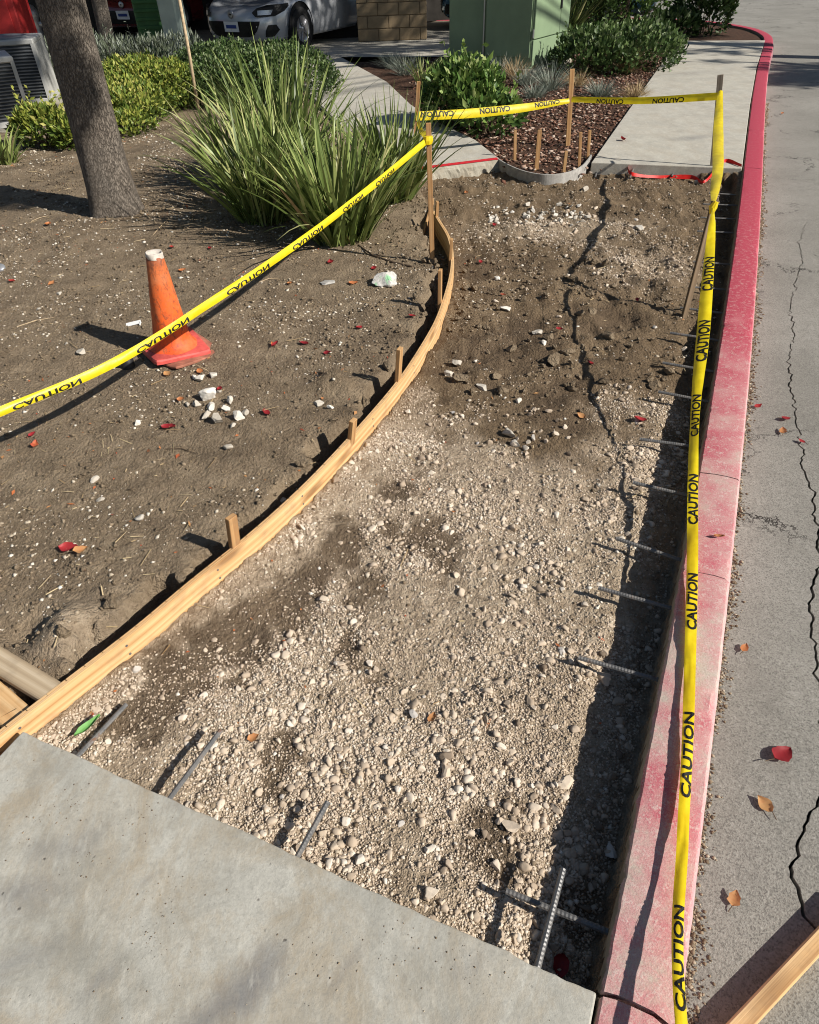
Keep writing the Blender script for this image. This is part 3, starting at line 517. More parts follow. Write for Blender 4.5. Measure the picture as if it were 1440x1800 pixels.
dens = np.clip(fbm(x*4+1, y*4, 4, .6)*3.2+.56, .1, 1)*np.clip(gr+.03, 0, 1)*(1-.6*np.clip(wet*1.4, 0, 1))
k = pit & (R.rand(len(x)) < dens) & (sdist(x, y, FORM) > .015) & (kx(y)-x > .02); x, y, z, gr_, w_ = x[k], y[k], z[k], gr[k], wet[k]
big = R.rand(len(x)) < .1*(.35+1.3*np.clip(fbm(x*3+8, y*3+1, 3)*2+.5, 0, 1))
sz = np.where(big, .0038+.0082*R.rand(len(x))**4., .0017+.0026*R.rand(len(x)))*(1+.1*y)
tn = np.clip(.52*R.rand(len(x))+.4*R.rand(len(x))-.25*w_+.5*np.clip(fbm(x*2.2+4, y*2.2, 3), -.3, .1), 0, 1)
big2 = big & (sz/(1+.1*y) > .0068); big = big & ~big2
grains('coarse_gravel', np.stack([x, y, z+sz*(R.rand(len(x))*.6-.3)], 1)[big2], sz[big2], .7, ico(1), 'pebbles', 'coarse angular stones among the tan gravel of the excavation', tn[big2], .07, 7)
grains('gravel', np.stack([x, y, z+sz*(R.rand(len(x))*.75-.35)], 1)[big], sz[big], .75, (IV, IF), 'pebbles', 'loose tan gravel covering the near half of the excavation', tn[big], .22, 4)
grains('fine_gravel', np.stack([x, y, z+sz*(R.rand(len(x))*.6-.2)], 1)[~(big | big2)], sz[~(big | big2)], .8, (OV, OF), 'pebbles', 'fine tan grit between the gravel pebbles of the excavation', tn[~(big | big2)], .45)
print('gravel', big.sum(), (~big).sum())
x, y = scatter(150000, -5.5, 2.7, .6, 9.5, 1.3); z, pit, mul, gr, wet = fields(x, y); nn = fbm(x*2.5, y*2.5, 3)
k = (R.rand(len(x)) < np.clip(.34+nn*2.6, .04, 1)*np.where(pit, .5, 1)) & ~mul & (np.abs(x) < .75*y+1.2) & (kx(y)-x > .02) & ~inpoly(x, y, fs) & ~inpoly(x, y, [tuple(p) for p in path_r]+[tuple(p) for p in path_l]) & (x < wl(y)+(y < 6.5)*9) & (sdist(x, y, FORM) > .02)
x, y, z = x[k], y[k], z[k]; sz = (.002+.0075*R.rand(len(x))**4)*(1+.1*y)
grains('soil_chips', np.stack([x, y, z+sz*.2], 1), sz, .5, (OV, OF), 'chips', 'pale chips and grit strewn over the brown soil', R.rand(len(x))**.8)
x, y = scatter(9000, .3, 5., 6.3, 13.5); z, pit, mul, gr, wet = fields(x, y); k = mul; x, y, z = x[k], y[k], z[k]; x = np.r_[x, x+.05*R.randn(len(x)), x+.08*R.randn(len(x))]; y = np.r_[y, y+.05*R.randn(len(y)), y+.08*R.randn(len(y))]; z = np.r_[z, z, z]
sz = .008+.024*R.rand(len(x))**2.5; grains('bark_mulch', np.stack([x, y, z+.008], 1), sz, .3, (OV, OF), 'bark', 'reddish brown bark mulch between the path and the sidewalk', R.rand(len(x))); bpy.data.objects['bark_mulch']['category'] = 'mulch'
cs = [at(*q)[:2] for q in [(130, 1400), (150, 1510), (290, 1590), (270, 1650), (250, 1440), (560, 1690), (700, 1660), (60, 1450), (820, 1700)]]; P = np.concatenate([np.array(c)+R.randn(34, 2)*.035 for c in cs]+[np.stack([-1.1+1.4*R.rand(160), .2+.8*R.rand(160)], 1)]); P = P[inpoly(P[:, 0], P[:, 1], [tuple(SLAB_J+sb*.01), tuple(SLAB_C+sb*.01), fs[2], fs[3]])]
grains('slab_grit', np.c_[P, np.full(len(P), .0006)], .0007+.0019*R.rand(len(P))**3, .6, (OV, OF), 'chips', 'dark crumbs of grit lying on the near concrete slab', R.rand(len(P))**2*.7)
x, y = scatter(60000, -4.5, 2.6, .6, 7.5, 1.4); z, pit, mul, gr, wet = fields(x, y); nn = fbm(x*3+7, y*3, 4, .6)
k = (R.rand(len(x)) < np.clip(.4+nn*3, .05, 1)) & ~mul & (gr < .5) & (np.abs(x) < .75*y+1.2) & (kx(y)-x > .02) & ~inpoly(x, y, fs) & ~inpoly(x, y, [tuple(p) for p in path_r]+[tuple(p) for p in path_l]) & (x < wl(y)+(y < 6.5)*9) & (sdist(x, y, FORM) > .025)
x, y, z = x[k], y[k], z[k]; sz = (.0025+.008*R.rand(len(x))**3.5)*(1+.1*y); o = grains('soil_crumbs', np.stack([x, y, z+sz*.3], 1), sz, .75, (OV, OF), 'soil', 'crumbs of brown soil over the bed and the far dirt', None, .45); o['category'] = 'soil'
q = R.rand(20000)**1.5*9.5+.1; off = .178+np.abs(R.randn(20000))*.02*(.4+1.6*np.clip(fbm(q*6, q*0+3, 3)+.5, 0, 1)); P = np.stack([kx(q)+off*.94, q, np.full(20000, -.148)], 1)
grains('gutter_grit', P, (.0016+.005*R.rand(20000)**3)*(1+.1*q), .7, (OV, OF), 'chips', 'dark grit and crumbs gathered along the foot of the kerb', R.rand(20000)**2*.75)
x, y = scatter(5200, -5, 2.3, .9, 9, 1.1); z, pit, mul, gr, wet = fields(x, y); k = (R.rand(5200) < np.where(pit, .12, .8)) & ~inpoly(x, y, fs) & (kx(y)-x > .1) & (x < wl(y)+(y < 6.4)*9) & ~inpoly(x, y, [tuple(p) for p in path_r]+[tuple(p) for p in path_l])
x, y, z = x[k], y[k], z[k]+.004; n = len(x); a = R.rand(n)*6.28; ln = .007+.045*R.rand(n)**4; wd_ = .0008+.0013*R.rand(n); dx, dy = np.cos(a), np.sin(a)
V = np.stack([np.stack([x+sx*dx*ln-sy*dy*wd_, y+sx*dy*ln+sy*dx*wd_, z+.002+.004*R.rand(n)], 1) for sx, sy in ((-1, -1), (1, -1), (1, 1), (-1, 1))], 1)
me = npmesh('straw_litter', V.reshape(-1, 3), np.arange(4*n).reshape(n, 4)); pattr(me, 'tint', np.repeat(R.rand(n), 4)); tag(link('straw_litter', me, 'straw'), 'dry straw and needles scattered over the soil', 'litter', kind='stuff')

# ------------------------------------------------------------------ timber: form boards and stakes
def keepw(o, parent):                                              # parent a part built in world space
    o.parent = parent; o.matrix_parent_inverse = (Matrix.Translation(parent.location) @ parent.rotation_euler.to_matrix().to_4x4()).inverted(); return o
def ribbon_board(name, curve, ztop, hgt, th, mat, side=1, kerf=None, z2=None):
    P, s = resample(curve, .012 if kerf else .02); t = np.gradient(P, axis=0); t /= np.linalg.norm(t, axis=1)[:, None]; nrm = np.stack([-t[:, 1], t[:, 0]], 1)*side
    def lam(o0, o1, sel, m, zo=0.):
        V = []; b = .0012
        for i in sel:
            for o, zz in ((o0, -hgt), (o0, zo-b), (o0+b*(1 if o1 > o0 else -1), zo), (o1-b*(1 if o1 > o0 else -1), zo), (o1, zo-b), (o1, -hgt)):
                q = P[i]+nrm[i]*o; V.append((q[0], q[1], ztop+zz+.004*math.sin(s[i]*2.1)))
        n = len(sel); Fc = []; UV = []
        for i in range(n-1):
            for k in range(6):
                f = (i*6+k, i*6+(k+1) % 6, (i+1)*6+(k+1) % 6, (i+1)*6+k); Fc.append(f if side*(o1-o0) > 0 else f[::-1]); vv = (0, hgt, hgt, hgt+th, hgt+th, 2*hgt+th, 2.2*hgt)
                UV.append([(s[sel[i]], vv[k]), (s[sel[i]], vv[k+1]), (s[sel[i+1]], vv[k+1]), (s[sel[i+1]], vv[k])])
        for e in (0, n-1): Fc.append(tuple(e*6+k for k in range(6))); UV.append([(0, .01*k) for k in range(6)])
        m.add(V, Fc, UV)
    m = MB()
    if not kerf: lam(0, th, list(range(len(P))), m)
    else:
        lam(0, th*.55, list(range(len(P))), m); st = int(round(kerf/.012)); i = 0
        fine, fs_ = P.copy(), s.copy(); N = len(P)
        while i < N-1:
            sel = list(range(i, min(i+st, N-1)+1)); keepP = P[sel[-1]].copy(); nx_ = P[min(sel[-1]+1, N-1)]
            if len(sel) > 2: P[sel[-1]] = keepP-(keepP-P[sel[-2]])*.22                      # the saw slot
            lam(th*.55, th, sel, m, -.0006); P[sel[-1]] = keepP; i = sel[-1]
    return m.build(name, mat)
fb = ribbon_board('form_board', FORM, .0, .13, .02, 'wood_new', 1, .06)
tag(fb, 'long curved new pine form board with saw kerfs along the gravel', 'form board')
bb = ribbon_board('form_board', BENT, .003, .13, .014, 'bender_grey', 1); tag(bb, 'short grey board bent into a curve between path and sidewalk', 'form board')
def lumber(label, p0, p1, wd, th, mat, side=(0, 0, 1), name='lumber'):
    m = MB(); m.bar(p0, p1, wd, th, side, .004); return tag(m.build(name, mat), label, 'lumber')
a = at(-70, 1118, -.0); b = at(92, 1216, .0); lumber('weathered grey plank end touching the near end of the curved board', (a[0], a[1], -.015), (b[0], b[1], -.015), .07, .03, 'wood_plank', (.6, 1, 0))
a = at(-60, 1182, -.03); b = at(42, 1272, -.03); lumber('orange toned plank end below the grey plank at the left edge', (a[0], a[1], -.04), (b[0], b[1], -.04), .08, .036, 'wood_new', (.6, 1, 0))
a = at(1255, 1852, -.13); b = at(1500, 1590, -.13); lumber('pine two by four lying on the asphalt in the corner', (a[0], a[1], -.13), (b[0], b[1], -.13), .045, .036, 'wood_new', (0, 0, 1))
def stake(label, px0, px1, wd=.036, th=.018, mat='wood_stake', zb=None, lean=None, group='wooden stakes', rot=0., base=None):
    b = gp(*px1) if base is None else np.array(base, float); t = aty(px0[0], px0[1], b[1]+(lean or 0)); root = empty('stake', tuple(b)); m = MB(); d = (t-b)/np.linalg.norm(t-b)
    p0 = b-d*.08; m.bar(p0, t, wd, th, (math.cos(rot), math.sin(rot), 0), .0015); o = m.build('stake', mat); bpy.data.objects.remove(root); return tag(o, label, 'stake', group)
kerf_n = 'stakes nailed behind the curved board'
def fstake(label, px, h, out=.034, rot=None, tilt=(0, 0)):         # stake against the outer side of the curved form board
    j = np.argmin([abs(at(px[0], px[1], h)[0]-p[0])+abs(at(px[0], px[1], h)[1]-p[1]) for p in FORM]); j = min(max(j, 1), len(FORM)-2)
    t = FORM[j+1]-FORM[j-1]; t /= np.linalg.norm(t); nn = np.array([-t[1], t[0]]); b = FORM[j]+nn*out; T = aty(px[0], px[1], b[1])
    m = MB(); m.bar((b[0], b[1], -.2), (T[0]+tilt[0], b[1]+tilt[1], T[2]), .038, .02, (t[0], t[1], 0), .0015); return tag(m.build('stake', 'wood_stake'), label, 'stake', kerf_n)
fstake('short stake behind the board, nearest to the slab', (406, 908), .17)
fstake('short stake behind the board, second from the slab', (621, 738), .11)
fstake('short stake behind the board, third from the slab', (703, 612), .17)
fstake('stake behind the board, fourth from the slab, left of the bend', (774, 474), .17)
fstake('stake at the sharpest bend of the curved board', (794, 420), .12, .03)
fstake('short stake at the far end of the curved board', (769, 354), .1, .02)
stake('tall thin stake left of the board carrying the yellow tape', (753, 216), (760, 462), .03, .018)
S755 = gp(760, 462)
stake('tall stake in the grass clump beside the path, tape wrapped round it', (736, 143), (727, 290), .032, .018)
S735 = gp(727, 290)
stake('tall stake in the mulch inside the bent grey board', (1006, 121), (998, 258), .042, .02)
S1000 = gp(998, 258)
SK = at(1251, 318, -.12); T = aty(1267, 131, SK[1]+.02); m = MB(); m.bar(SK, T, .045, .02, (1, -.4, 0), .0015); tag(m.build('stake', 'wood_grey'), 'tall grey stake beside the red kerb carrying the tape', 'stake', 'wooden stakes')
bs = gp(1203, 556); TS = np.array([1.69, 3.83, .45]); m = MB(); m.bar(bs-(TS-bs)*.1, TS, .03, .018, (1, .3, 0), .0015); tag(m.build('stake', 'wood_dark'), 'dark leaning stick under the tape beside the kerb trench', 'stake', 'wooden stakes')
for (a, b, l) in [((906, 228), (905, 282), 'leftmost short stake behind the bent grey board'), ((949, 228), (943, 299), 'second stake from the left behind the bent grey board'), ((996, 265), (991, 304), 'lowest stake behind the bent grey board'), ((1021, 232), (1018, 296), 'fourth stake from the left behind the bent grey board'), ((1037, 229), (1033, 283), 'thin rightmost stake behind the bent grey board')]:
    stake(l, a, b, .026 if '943' not in str(b) else .036, .016, group='stakes behind the bent board')
a = gp(736, 352); m = MB(); m.bar(aty(735, 346, a[1]+.25), aty(765, 372, a[1]-.05), .05, .018, (0, 0, 1), .002); tag(m.build('lumber', 'wood_stake'), 'short board scrap crossing behind the far end of the curved board', 'lumber')
a = gp(742, 395); b = gp(762, 372); m = MB(); m.bar(a+[0, 0, .01], b+[0, .1, .06], .05, .015, (0, 0, 1), .002); tag(m.build('lumber', 'wood_stake'), 'small wood offcut leaning by the far end of the board', 'lumber')

# ------------------------------------------------------------------ reinforcing bars
ORD = ['first', 'second', 'third', 'fourth', 'fifth', 'sixth', 'seventh', 'eighth', 'ninth', 'tenth', 'eleventh', 'twelfth', 'thirteenth', 'fourteenth', 'fifteenth', 'sixteenth']
def rebar(label, p0, p1, r=.0062, group=None):
    p0, p1 = np.array(p0, float), np.array(p1, float); L_ = np.linalg.norm(p1-p0); n = max(8, int(L_/.0045)); root = empty('rebar', tuple(p0))
    def rf(i, t): return 1+(.13 if (i % 2 == 0) and abs(math.sin(t)) > .25 else 0)+(.12 if abs(math.sin(t)) < .2 else 0)
    m = MB(); m.tube([p0+(p1-p0)*i/n for i in range(n+1)], r, 8, True, rf); o = m.build('rebar', 'rebar_steel', None, False); bpy.data.objects.remove(root); return tag(o, label, 'rebar', group)
KR = [((890, 1565), (1062, 1641)), ((1017, 1155), (1152, 1196)), ((1052, 1033), (1182, 1071)), ((1083, 947), (1200, 987)), ((1112, 850), (1222, 874)), ((1125, 770), (1232, 786)), ((1157, 690), (1242, 707)), ((1165, 637), (1252, 654)), ((1178, 585), (1260, 599)), ((1195, 541), (1264, 551)), ((1210, 505), (1270, 509)), ((1219, 460), (1276, 465)), ((1226, 406), (1284, 409)), ((1232, 382), (1288, 385)), ((1236, 358), (1292, 361)), ((1246, 340), (1296, 343))]
for i, (a, b) in enumerate(KR):
    A, B = at(*a, -.062), at(*b, -.062); B = np.array([kx(B[1])+.04, B[1]-.015, -.062]); A[2] += .004*R.randn()
    rebar(('rebar dowel with a rusty end, lowest one out of the kerb' if i == 0 else ORD[i]+' rebar dowel from the near end sticking out of the kerb'), A, B, .0065 if i < 10 else .0055, 'rebar dowels in the kerb')
for (a, b, l) in [((388, 1284), (292, 1412), 'rebar dowel out of the slab, second from the wooden board'), ((576, 1410), (515, 1520), 'rebar dowel out of the slab, third from the wooden board'), ((222, 1238), (128, 1338), 'rebar dowel out of the slab, closest to the wooden board'), ((990, 1528), (940, 1720), 'rebar dowel out of the slab crossing the lowest kerb dowel')]:
    z = -.05 if 'second' in l or 'third' in l else (-.075 if 'closest' in l else -.03); A, B = at(*a, z), at(*b, z); rebar(l, A, B, .0065, 'rebar dowels in the slab')
for (a, b, l) in [((1063, 292), (1046, 314), 'left'), ((1126, 296), (1107, 315), 'middle'), ((1200, 298), (1180, 316), 'right')]:
    A = gp(*a); B = gp(*b); rebar(l+'most short rebar stub under the far sidewalk edge' if l != 'middle' else 'middle short rebar stub under the far sidewalk edge', B+[0, 0, .02], A+[.02, .2, .03], .007, 'rebar stubs')
A = gp(785, 308)+[0, 0, .03]; rebar('short black rebar stub under the red edged path', A, A+[.06, .2, .01], .006, 'rebar stubs')

# ------------------------------------------------------------------ caution tape
def letters(word, bold=.012):
    c = bpy.data.curves.new('text', 'FONT'); c.body = word; c.size = 1; c.offset = bold; c.resolution_u = 3; o = bpy.data.objects.new('text', c); COL.objects.link(o)
    dg = bpy.context.evaluated_depsgraph_get(); me = o.evaluated_get(dg).to_mesh(); V = np.array([v.co for v in me.vertices]); Fc = [list(p.vertices) for p in me.polygons]
    o.evaluated_get(dg).to_mesh_clear(); bpy.data.objects.remove(o); V[:, 0] -= V[:, 0].min(); V[:, 1] -= V[:, 1].min(); V[:, 0] /= V[:, 0].max(); V[:, 1] /= V[:, 1].max(); return V, Fc
WV, WF = letters('CAUTION', .03)
def dense(V, Fc):                                                  # split faces so that the print follows the folds
    import bmesh
    bm = bmesh.new(); vs = [bm.verts.new(v) for v in V]
    for f in Fc:
        try: bm.faces.new([vs[i] for i in f])
        except ValueError: pass
    for x in np.linspace(.04, .96, 24): bmesh.ops.bisect_plane(bm, geom=bm.verts[:]+bm.edges[:]+bm.faces[:], plane_co=(x, 0, 0), plane_no=(1, 0, 0))
    for y in (.25, .5, .75): bmesh.ops.bisect_plane(bm, geom=bm.verts[:]+bm.edges[:]+bm.faces[:], plane_co=(0, y, 0), plane_no=(0, 1, 0))
    bm.verts.index_update(); out = np.array([v.co for v in bm.verts]), [[v.index for v in f.verts] for f in bm.faces]; bm.free(); return out
WV, WF = dense(WV, WF)
def tape(label, pts, widths, lats, words, flip=False, vb=(.1, .9), curl=.18, facing=None, wr=.003, seed=0., step=.02, group='caution tapes'):
    P = smooth(pts, 10); Wd = smooth(np.array(widths)[:, None], 10)[:, 0]; La = smooth(lats, 10); s = np.r_[0, np.cumsum(np.linalg.norm(np.diff(P, axis=0), axis=1))]
    eye = np.array([0, 0, CH]) if facing is None else np.array(facing, float)
    def surf(u, v, off=0.):
        u = np.asarray(u, float); v = np.asarray(v, float)
        p = np.stack([np.interp(u, s, P[:, k]) for k in range(3)], -1); t = np.stack([np.interp(u+.01, s, P[:, k])-np.interp(u-.01, s, P[:, k]) for k in range(3)], -1); t /= np.linalg.norm(t, axis=-1, keepdims=True)+1e-9
        l = np.stack([np.interp(u, s, La[:, k]) for k in range(3)], -1); l = l-t*(l*t).sum(-1, keepdims=True); l /= np.linalg.norm(l, axis=-1, keepdims=True)+1e-9
        n = np.cross(t, l); sg = np.sign((n*(eye-p)).sum(-1, keepdims=True)); n = n*sg; wd = np.interp(u, s, Wd)[..., None]; x = (v-.5)[..., None]
        bow = -curl*wd*(x*x*4-.33)+(wr*.6*np.sin(u*11+v*2+seed)+wr*2.6*np.abs(fbm(u*6+seed, v*1.3+u*2))+wr*1.1*np.abs(fbm(u*24+seed, v*2.2+u*9)))[..., None]
        return p+l*x*wd+n*(bow+off)
    nu = int(s[-1]/step)+2; U, V_ = np.meshgrid(np.linspace(0, s[-1], nu), np.linspace(0, 1, 7), indexing='ij'); VV = surf(U, V_).reshape(-1, 3); I = np.arange(nu*7).reshape(nu, 7)
    me = npmesh('caution_tape', VV, np.stack([I[:-1, :-1], I[:-1, 1:], I[1:, 1:], I[1:, :-1]], -1).reshape(-1, 4)); o = tag(link('caution_tape', me, 'tape_yellow', None, True), label, 'caution tape', group)
    for a, b in words:                                             # stretches of tape printed with the word
        ln = WV[:, 0]; hh = WV[:, 1]; u = a+(b-a)*ln; v = vb[0]+(vb[1]-vb[0])*hh
        if flip: u = b-(b-a)*ln; v = vb[1]-(vb[1]-vb[0])*hh
        link('lettering', npmesh('lettering', surf(u, v, .0011), WF), 'black_ink', o)
    return o, s, P
def spans(pts, px):                                                # arc length where the tape is seen at a pixel (x or y given)
    P = smooth(pts, 10); s = np.r_[0, np.cumsum(np.linalg.norm(np.diff(P, axis=0), axis=1))]; out = []
    C = P-np.array([0, 0, CH]); c = C[:, :1]*RT+C[:, 1:2]*FW+C[:, 2:]*UP; ok = c[:, 2] > .05; X_ = CX+F*c[:, 0]/np.where(ok, c[:, 2], 1); Y2 = CY+F*c[:, 1]/np.where(ok, c[:, 2], 1)
    for ax, val in px:
        A = (X_ if ax == 'x' else Y2); A = np.where(ok, A, 1e6); out.append(float(s[np.argmin(np.abs(A-val))]))
    return out
nr = np.array([.91, -.4, 0.])
kt = [(.25, -.6, .34), (.36, -.1, .16), (.474, .386, .06), (.583, .677, .03), (.694, .966, .02), (.887, 1.506, .022), (1.032, 1.941, .042), (1.162, 2.34, .105), (1.284, 2.688, .215), (1.447, 3.157, .33), (1.577, 3.527, .412), (1.66, 3.76, .44), (1.80, 4.11, .435), (2.0, 4.6, .42), (2.24, 5.255, .43), (2.45, 5.85, .48), (2.585, 6.24, .56)]
kw = [.034, .03, .0225, .025, .028, .034, .036, .036, .054, .05, .036, .014, .05, .064, .07, .06, .035]
kl_ = [nr+[0, 0, q] for q in (.1, .1, .1, .1, .1, .2, .2, .5, .3, .2, 0, 0, .2, .1, .0, .1, .2)]
wy = [(1800, 1592), (1404, 1245), (1118, 1012), (920, 842), (768, 700), (634, 568), (512, 452)]
sp = [tuple(spans(kt, [('y', a), ('y', b)])) for a, b in wy]; sp[0] = (sp[0][1]-.2, sp[0][1])
K_, _, _ = tape('yellow caution tape running along the red kerb towards the viewer', kt, kw, [tuple(-q) for q in kl_], sp, False, (-.0, .88), .12, None, .0045, 1.)
# long tape on the left
A = aty(752, 246, S755[1]-.01); B = np.array([-1.173, 2.532, .3]); D = B-A
lt = [A+D*t+np.array([0, 0, -.05*math.sin(math.pi*min(t, 1.)*1.)]) for t in (0, .25, .5, .75)]+[B+D*t+np.array([0, 0, .0]) for t in (0,)]
C0 = at(0, 724, .31); C1 = at(-200, 812, .34); lt += [C0, C1]
lat = [(.12, .55, .8)]*len(lt)
lx = [(690, 664), (640, 608), (570, 516), (478, 392), (330, 232), (136, 30)]
sp = [tuple(sorted(spans(lt, [('x', a), ('x', b)]))) for a, b in lx]
tape('long yellow caution tape across the orange cone on the left', lt, [.031, .034, .035, .036, .036, .034, .033], lat, sp, True, (.02, .62), .16, None, .003, 2.)
T735 = aty(731, 204, S735[1]-.012)
tape('short twisted caution tape joining the two stakes beside the grass', [T735+[0, 0, .02], (T735+A)/2+[.0, 0, -.03], A+[0, 0, .02]], [.05, .035, .05], [(0, .4, 1), (.3, .7, .4), (0, .4, 1)], [], False, facing=None, wr=.006)
m = MB(); m.tube([A+[0, .0, -.02], A+[0, .0, .0], A+[0, 0, .022]], [.026, .029, .025], 10, True, lambda i, t: 1+.12*math.sin(3*t+i)); tag(m.build('caution_tape', 'tape_yellow'), 'yellow tape knotted round the thin stake left of the board', 'caution tape', 'caution tapes')
T1000 = aty(1001, 177, S1000[1]-.02); TK = aty(1263, 169, SK[1]-.02)
b1 = [T735, T735*.66+T1000*.34+[0, 0, -.02], T735*.33+T1000*.67+[0, 0, -.02], T1000]
sp = [tuple(sorted(spans(b1, [('x', a), ('x', b)]))) for a, b in [(745, 795), (845, 896), (942, 985)]]
tape('yellow caution tape with upside down lettering in front of the round bush', b1, [.07, .075, .07, .04], [(0, .35, .9)]*4, sp, True, (.3, .95), .1, None, .003, 4.)
b2 = [T1000+[.02, 0, .01], T1000*.5+TK*.5+[0, 0, -.015], TK]
sp = [tuple(sorted(spans(b2, [('x', a), ('x', b)]))) for a, b in [(1045, 1096), (1150, 1207)]]
tape('yellow caution tape spanning the far sidewalk between two stakes', b2, [.045, .052, .055], [(0, .35, .9)]*3, sp, True, (.0, .7), .1, None, .003, 6.)
m = MB(); kp = np.array([1.66, 3.76, .44]); m.tube([kp+[0, 0, -.03], kp, kp+[.01, 0, .03]], [.012, .02, .012], 8, True, lambda i, t: 1+.2*math.sin(3*t+i)); tag(m.build('caution_tape', 'tape_yellow'), 'yellow tape knot on the dark leaning stick', 'caution tape', 'caution tapes')
# red flagging ribbon under the far sidewalk
rp = [gp(1102, 296)+[0, 0, .05], gp(1110, 314)+[0, 0, .03], gp(1160, 317)+[0, 0, .012], gp(1215, 319)+[0, 0, .02], gp(1240, 318)+[0, 0, .02], gp(1268, 306)+[0, 0, .04], at(1304, 294, -.0)+[0, 0, .01]]
P = smooth(rp, 8); V = []; 
for i, p in enumerate(P): tw = .5+.5*math.sin(i*.35); V += [p+[0, -.012*tw, -.006], p+[0, .012, .012+.012*tw]]
me = npmesh('ribbon', V, np.array([(2*i, 2*i+1, 2*i+3, 2*i+2) for i in range(len(P)-1)])); tag(link('flagging_ribbon', me, 'red_ribbon', None, True), 'red plastic flagging ribbon lying under the far sidewalk edge', 'ribbon')

def leafmesh(name, P, D, U, L_, W_, tint, mat, parent=None):       # two-sided folded leaves: base P, direction D, face normal U
    n = len(P); D = D/np.linalg.norm(D, axis=1, keepdims=True); Sd = np.cross(D, U); Sd /= np.linalg.norm(Sd, axis=1, keepdims=True)+1e-9; Nn = np.cross(Sd, D); L_ = np.asarray(L_)[:, None]; W_ = np.asarray(W_)[:, None]
    V = np.stack([P, P+D*L_*.45+Sd*W_+Nn*W_*.35, P+D*L_, P+D*L_*.45-Sd*W_+Nn*W_*.35], 1); Fq = np.array([(0, 1, 2), (0, 2, 3)])
    me = npmesh(name, V.reshape(-1, 3), (Fq[None]+4*np.arange(n)[:, None, None]).reshape(-1, 3)); pattr(me, 'tint', np.repeat(tint, 4)); o = link(name, me, mat, None); o['kind'] = 'stuff'
    if parent is not None: keepw(o, parent)
    return o
# ------------------------------------------------------------------ traffic cone and small things on the soil
cb = gp(308, 618); root = tag(empty('traffic_cone', tuple(cb), .5), 'battered orange traffic cone leaning on its square base', 'traffic cone')
def sqbase(r, h, wob, k=6.):
    prof = []; n = 48; m = MB(); V = []
    for rr, zz in ((0.05, h), (r*.8, h*.92), (r*.97, h*.8), (r, h*.55), (r*1.0, 0)):
        for j in range(n):
            t = 2*math.pi*j/n; q = (abs(math.cos(t))**k+abs(math.sin(t))**k)**(-1/k); x_, y_ = rr*q*math.cos(t), rr*q*math.sin(t); V.append((x_, y_, zz+wob*(x_*y_/(r*r)+.4*x_/r)))
    m.add(V, [(i*n+j, i*n+(j+1) % n, (i+1)*n+(j+1) % n, (i+1)*n+j)[::-1] for i in range(4) for j in range(n)]); return m
o = sqbase(.152, .014, .02, 14.).build('under_base', 'cone_under', root, True); o.data.set_sharp_from_angle(angle=math.radians(30)); o.rotation_euler = (.04, .03, .35); o.location = (.035, -.03, .002); o['label'] = 'dirty brown second base plate beneath the cone'
o = sqbase(.148, .03, .012, 14.).build('base', 'cone_base', root, True); o.data.set_sharp_from_angle(angle=math.radians(30)); o.rotation_euler = (.02, .05, .1); o.location = (0, 0, .016)
m = MB(); prof = [(.128, .028), (.112, .04), (.1, .055), (.09, .08)]+[(.09-(.09-.04)*t, .08+.40*t) for t in np.linspace(.1, 1, 10)]+[(.036, .484), (.034, .47)]
m.lathe(prof, 40, fn=lambda t, z: 1+.02*math.sin(3*t+z*9)+.012*math.sin(7*t+z*23)); o = m.build('cone_body', 'cone_orange', root, True); o.rotation_euler = (.0, .055, 0); o.location = (-.002, 0, .014)
m = MB(); m.lathe([(.041, .472), (.0415, .475), (.0405, .496), (.037, .5), (.032, .488), (.0, .472)], 26, fn=lambda t, z: 1+.05*math.sin(4*t+z*300)+(.12*max(0, math.sin(2*t)) if z > .485 else 0)); o = m.build('torn_cap', 'cone_cap', root, True); o.location = (-.002, 0, .014); o.rotation_euler = (0, .055, 0); o['label'] = 'torn pale cap at the top of the cone'
def where(px, box, rows, cols):                                     # words for the place of a stone within its area
    x0, y0, x1, y1 = box; return rows[min(len(rows)-1, max(0, int((px[1]-y0)/(y1-y0)*len(rows))))]+' '+cols[min(len(cols)-1, max(0, int((px[0]-x0)/(x1-x0)*len(cols))))]
def look(px, r, mat='pebbles'):
    rs = np.random.RandomState(int(px[0]*7+px[1])); rs.randn(2); return ('small ' if r < .013 else ('large ' if r > .022 else ''))
def rock(px, r, fl=.7, mat='rubble', z=None, seed=None, label=None, group=None, name='stone', cat='stone'):
    rs = np.random.RandomState(seed if seed is not None else int(px[0]*7+px[1])); V, Fc = ico(3 if r > .022 else 2); p = gp(*px)
    n = V.copy(); sc = np.array([1+.35*rs.randn()*.5, 1+.35*rs.randn()*.5, fl]); 
    for _ in range(15):
        d = rs.randn(3); d /= np.linalg.norm(d); c = .36+.42*rs.rand(); t = V@d; V = V-np.outer(np.clip(t-c, 0, 9), d)
    V = V*(1+.34*fbm(V[:, 0]*2.6+rs.rand()*50, V[:, 1]*2.6+V[:, 2]*2.1, 4, .65)[:, None]+.012*rs.randn(len(V), 1)); V = V*sc*r; a = rs.rand()*6.28; V = V@np.array([[math.cos(a), math.sin(a), 0], [-math.sin(a), math.cos(a), 0], [0, 0, 1]])
    me = npmesh(name, V, Fc); pattr(me, 'tint', np.full(len(V), rs.rand())); o = link(name, me, mat); o.location = (p[0], p[1], p[2]+r*fl*.45); return tag(o, label, cat, group)
pile = [(352, 668, .03), (368, 700, .036), (345, 712, .02), (362, 735, .024), (384, 742, .036), (405, 706, .026), (398, 722, .024), (418, 735, .026), (434, 728, .022), (372, 718, .022), (330, 713, .018), (376, 662, .022), (342, 665, .016), (385, 690, .014), (410, 750, .014)]
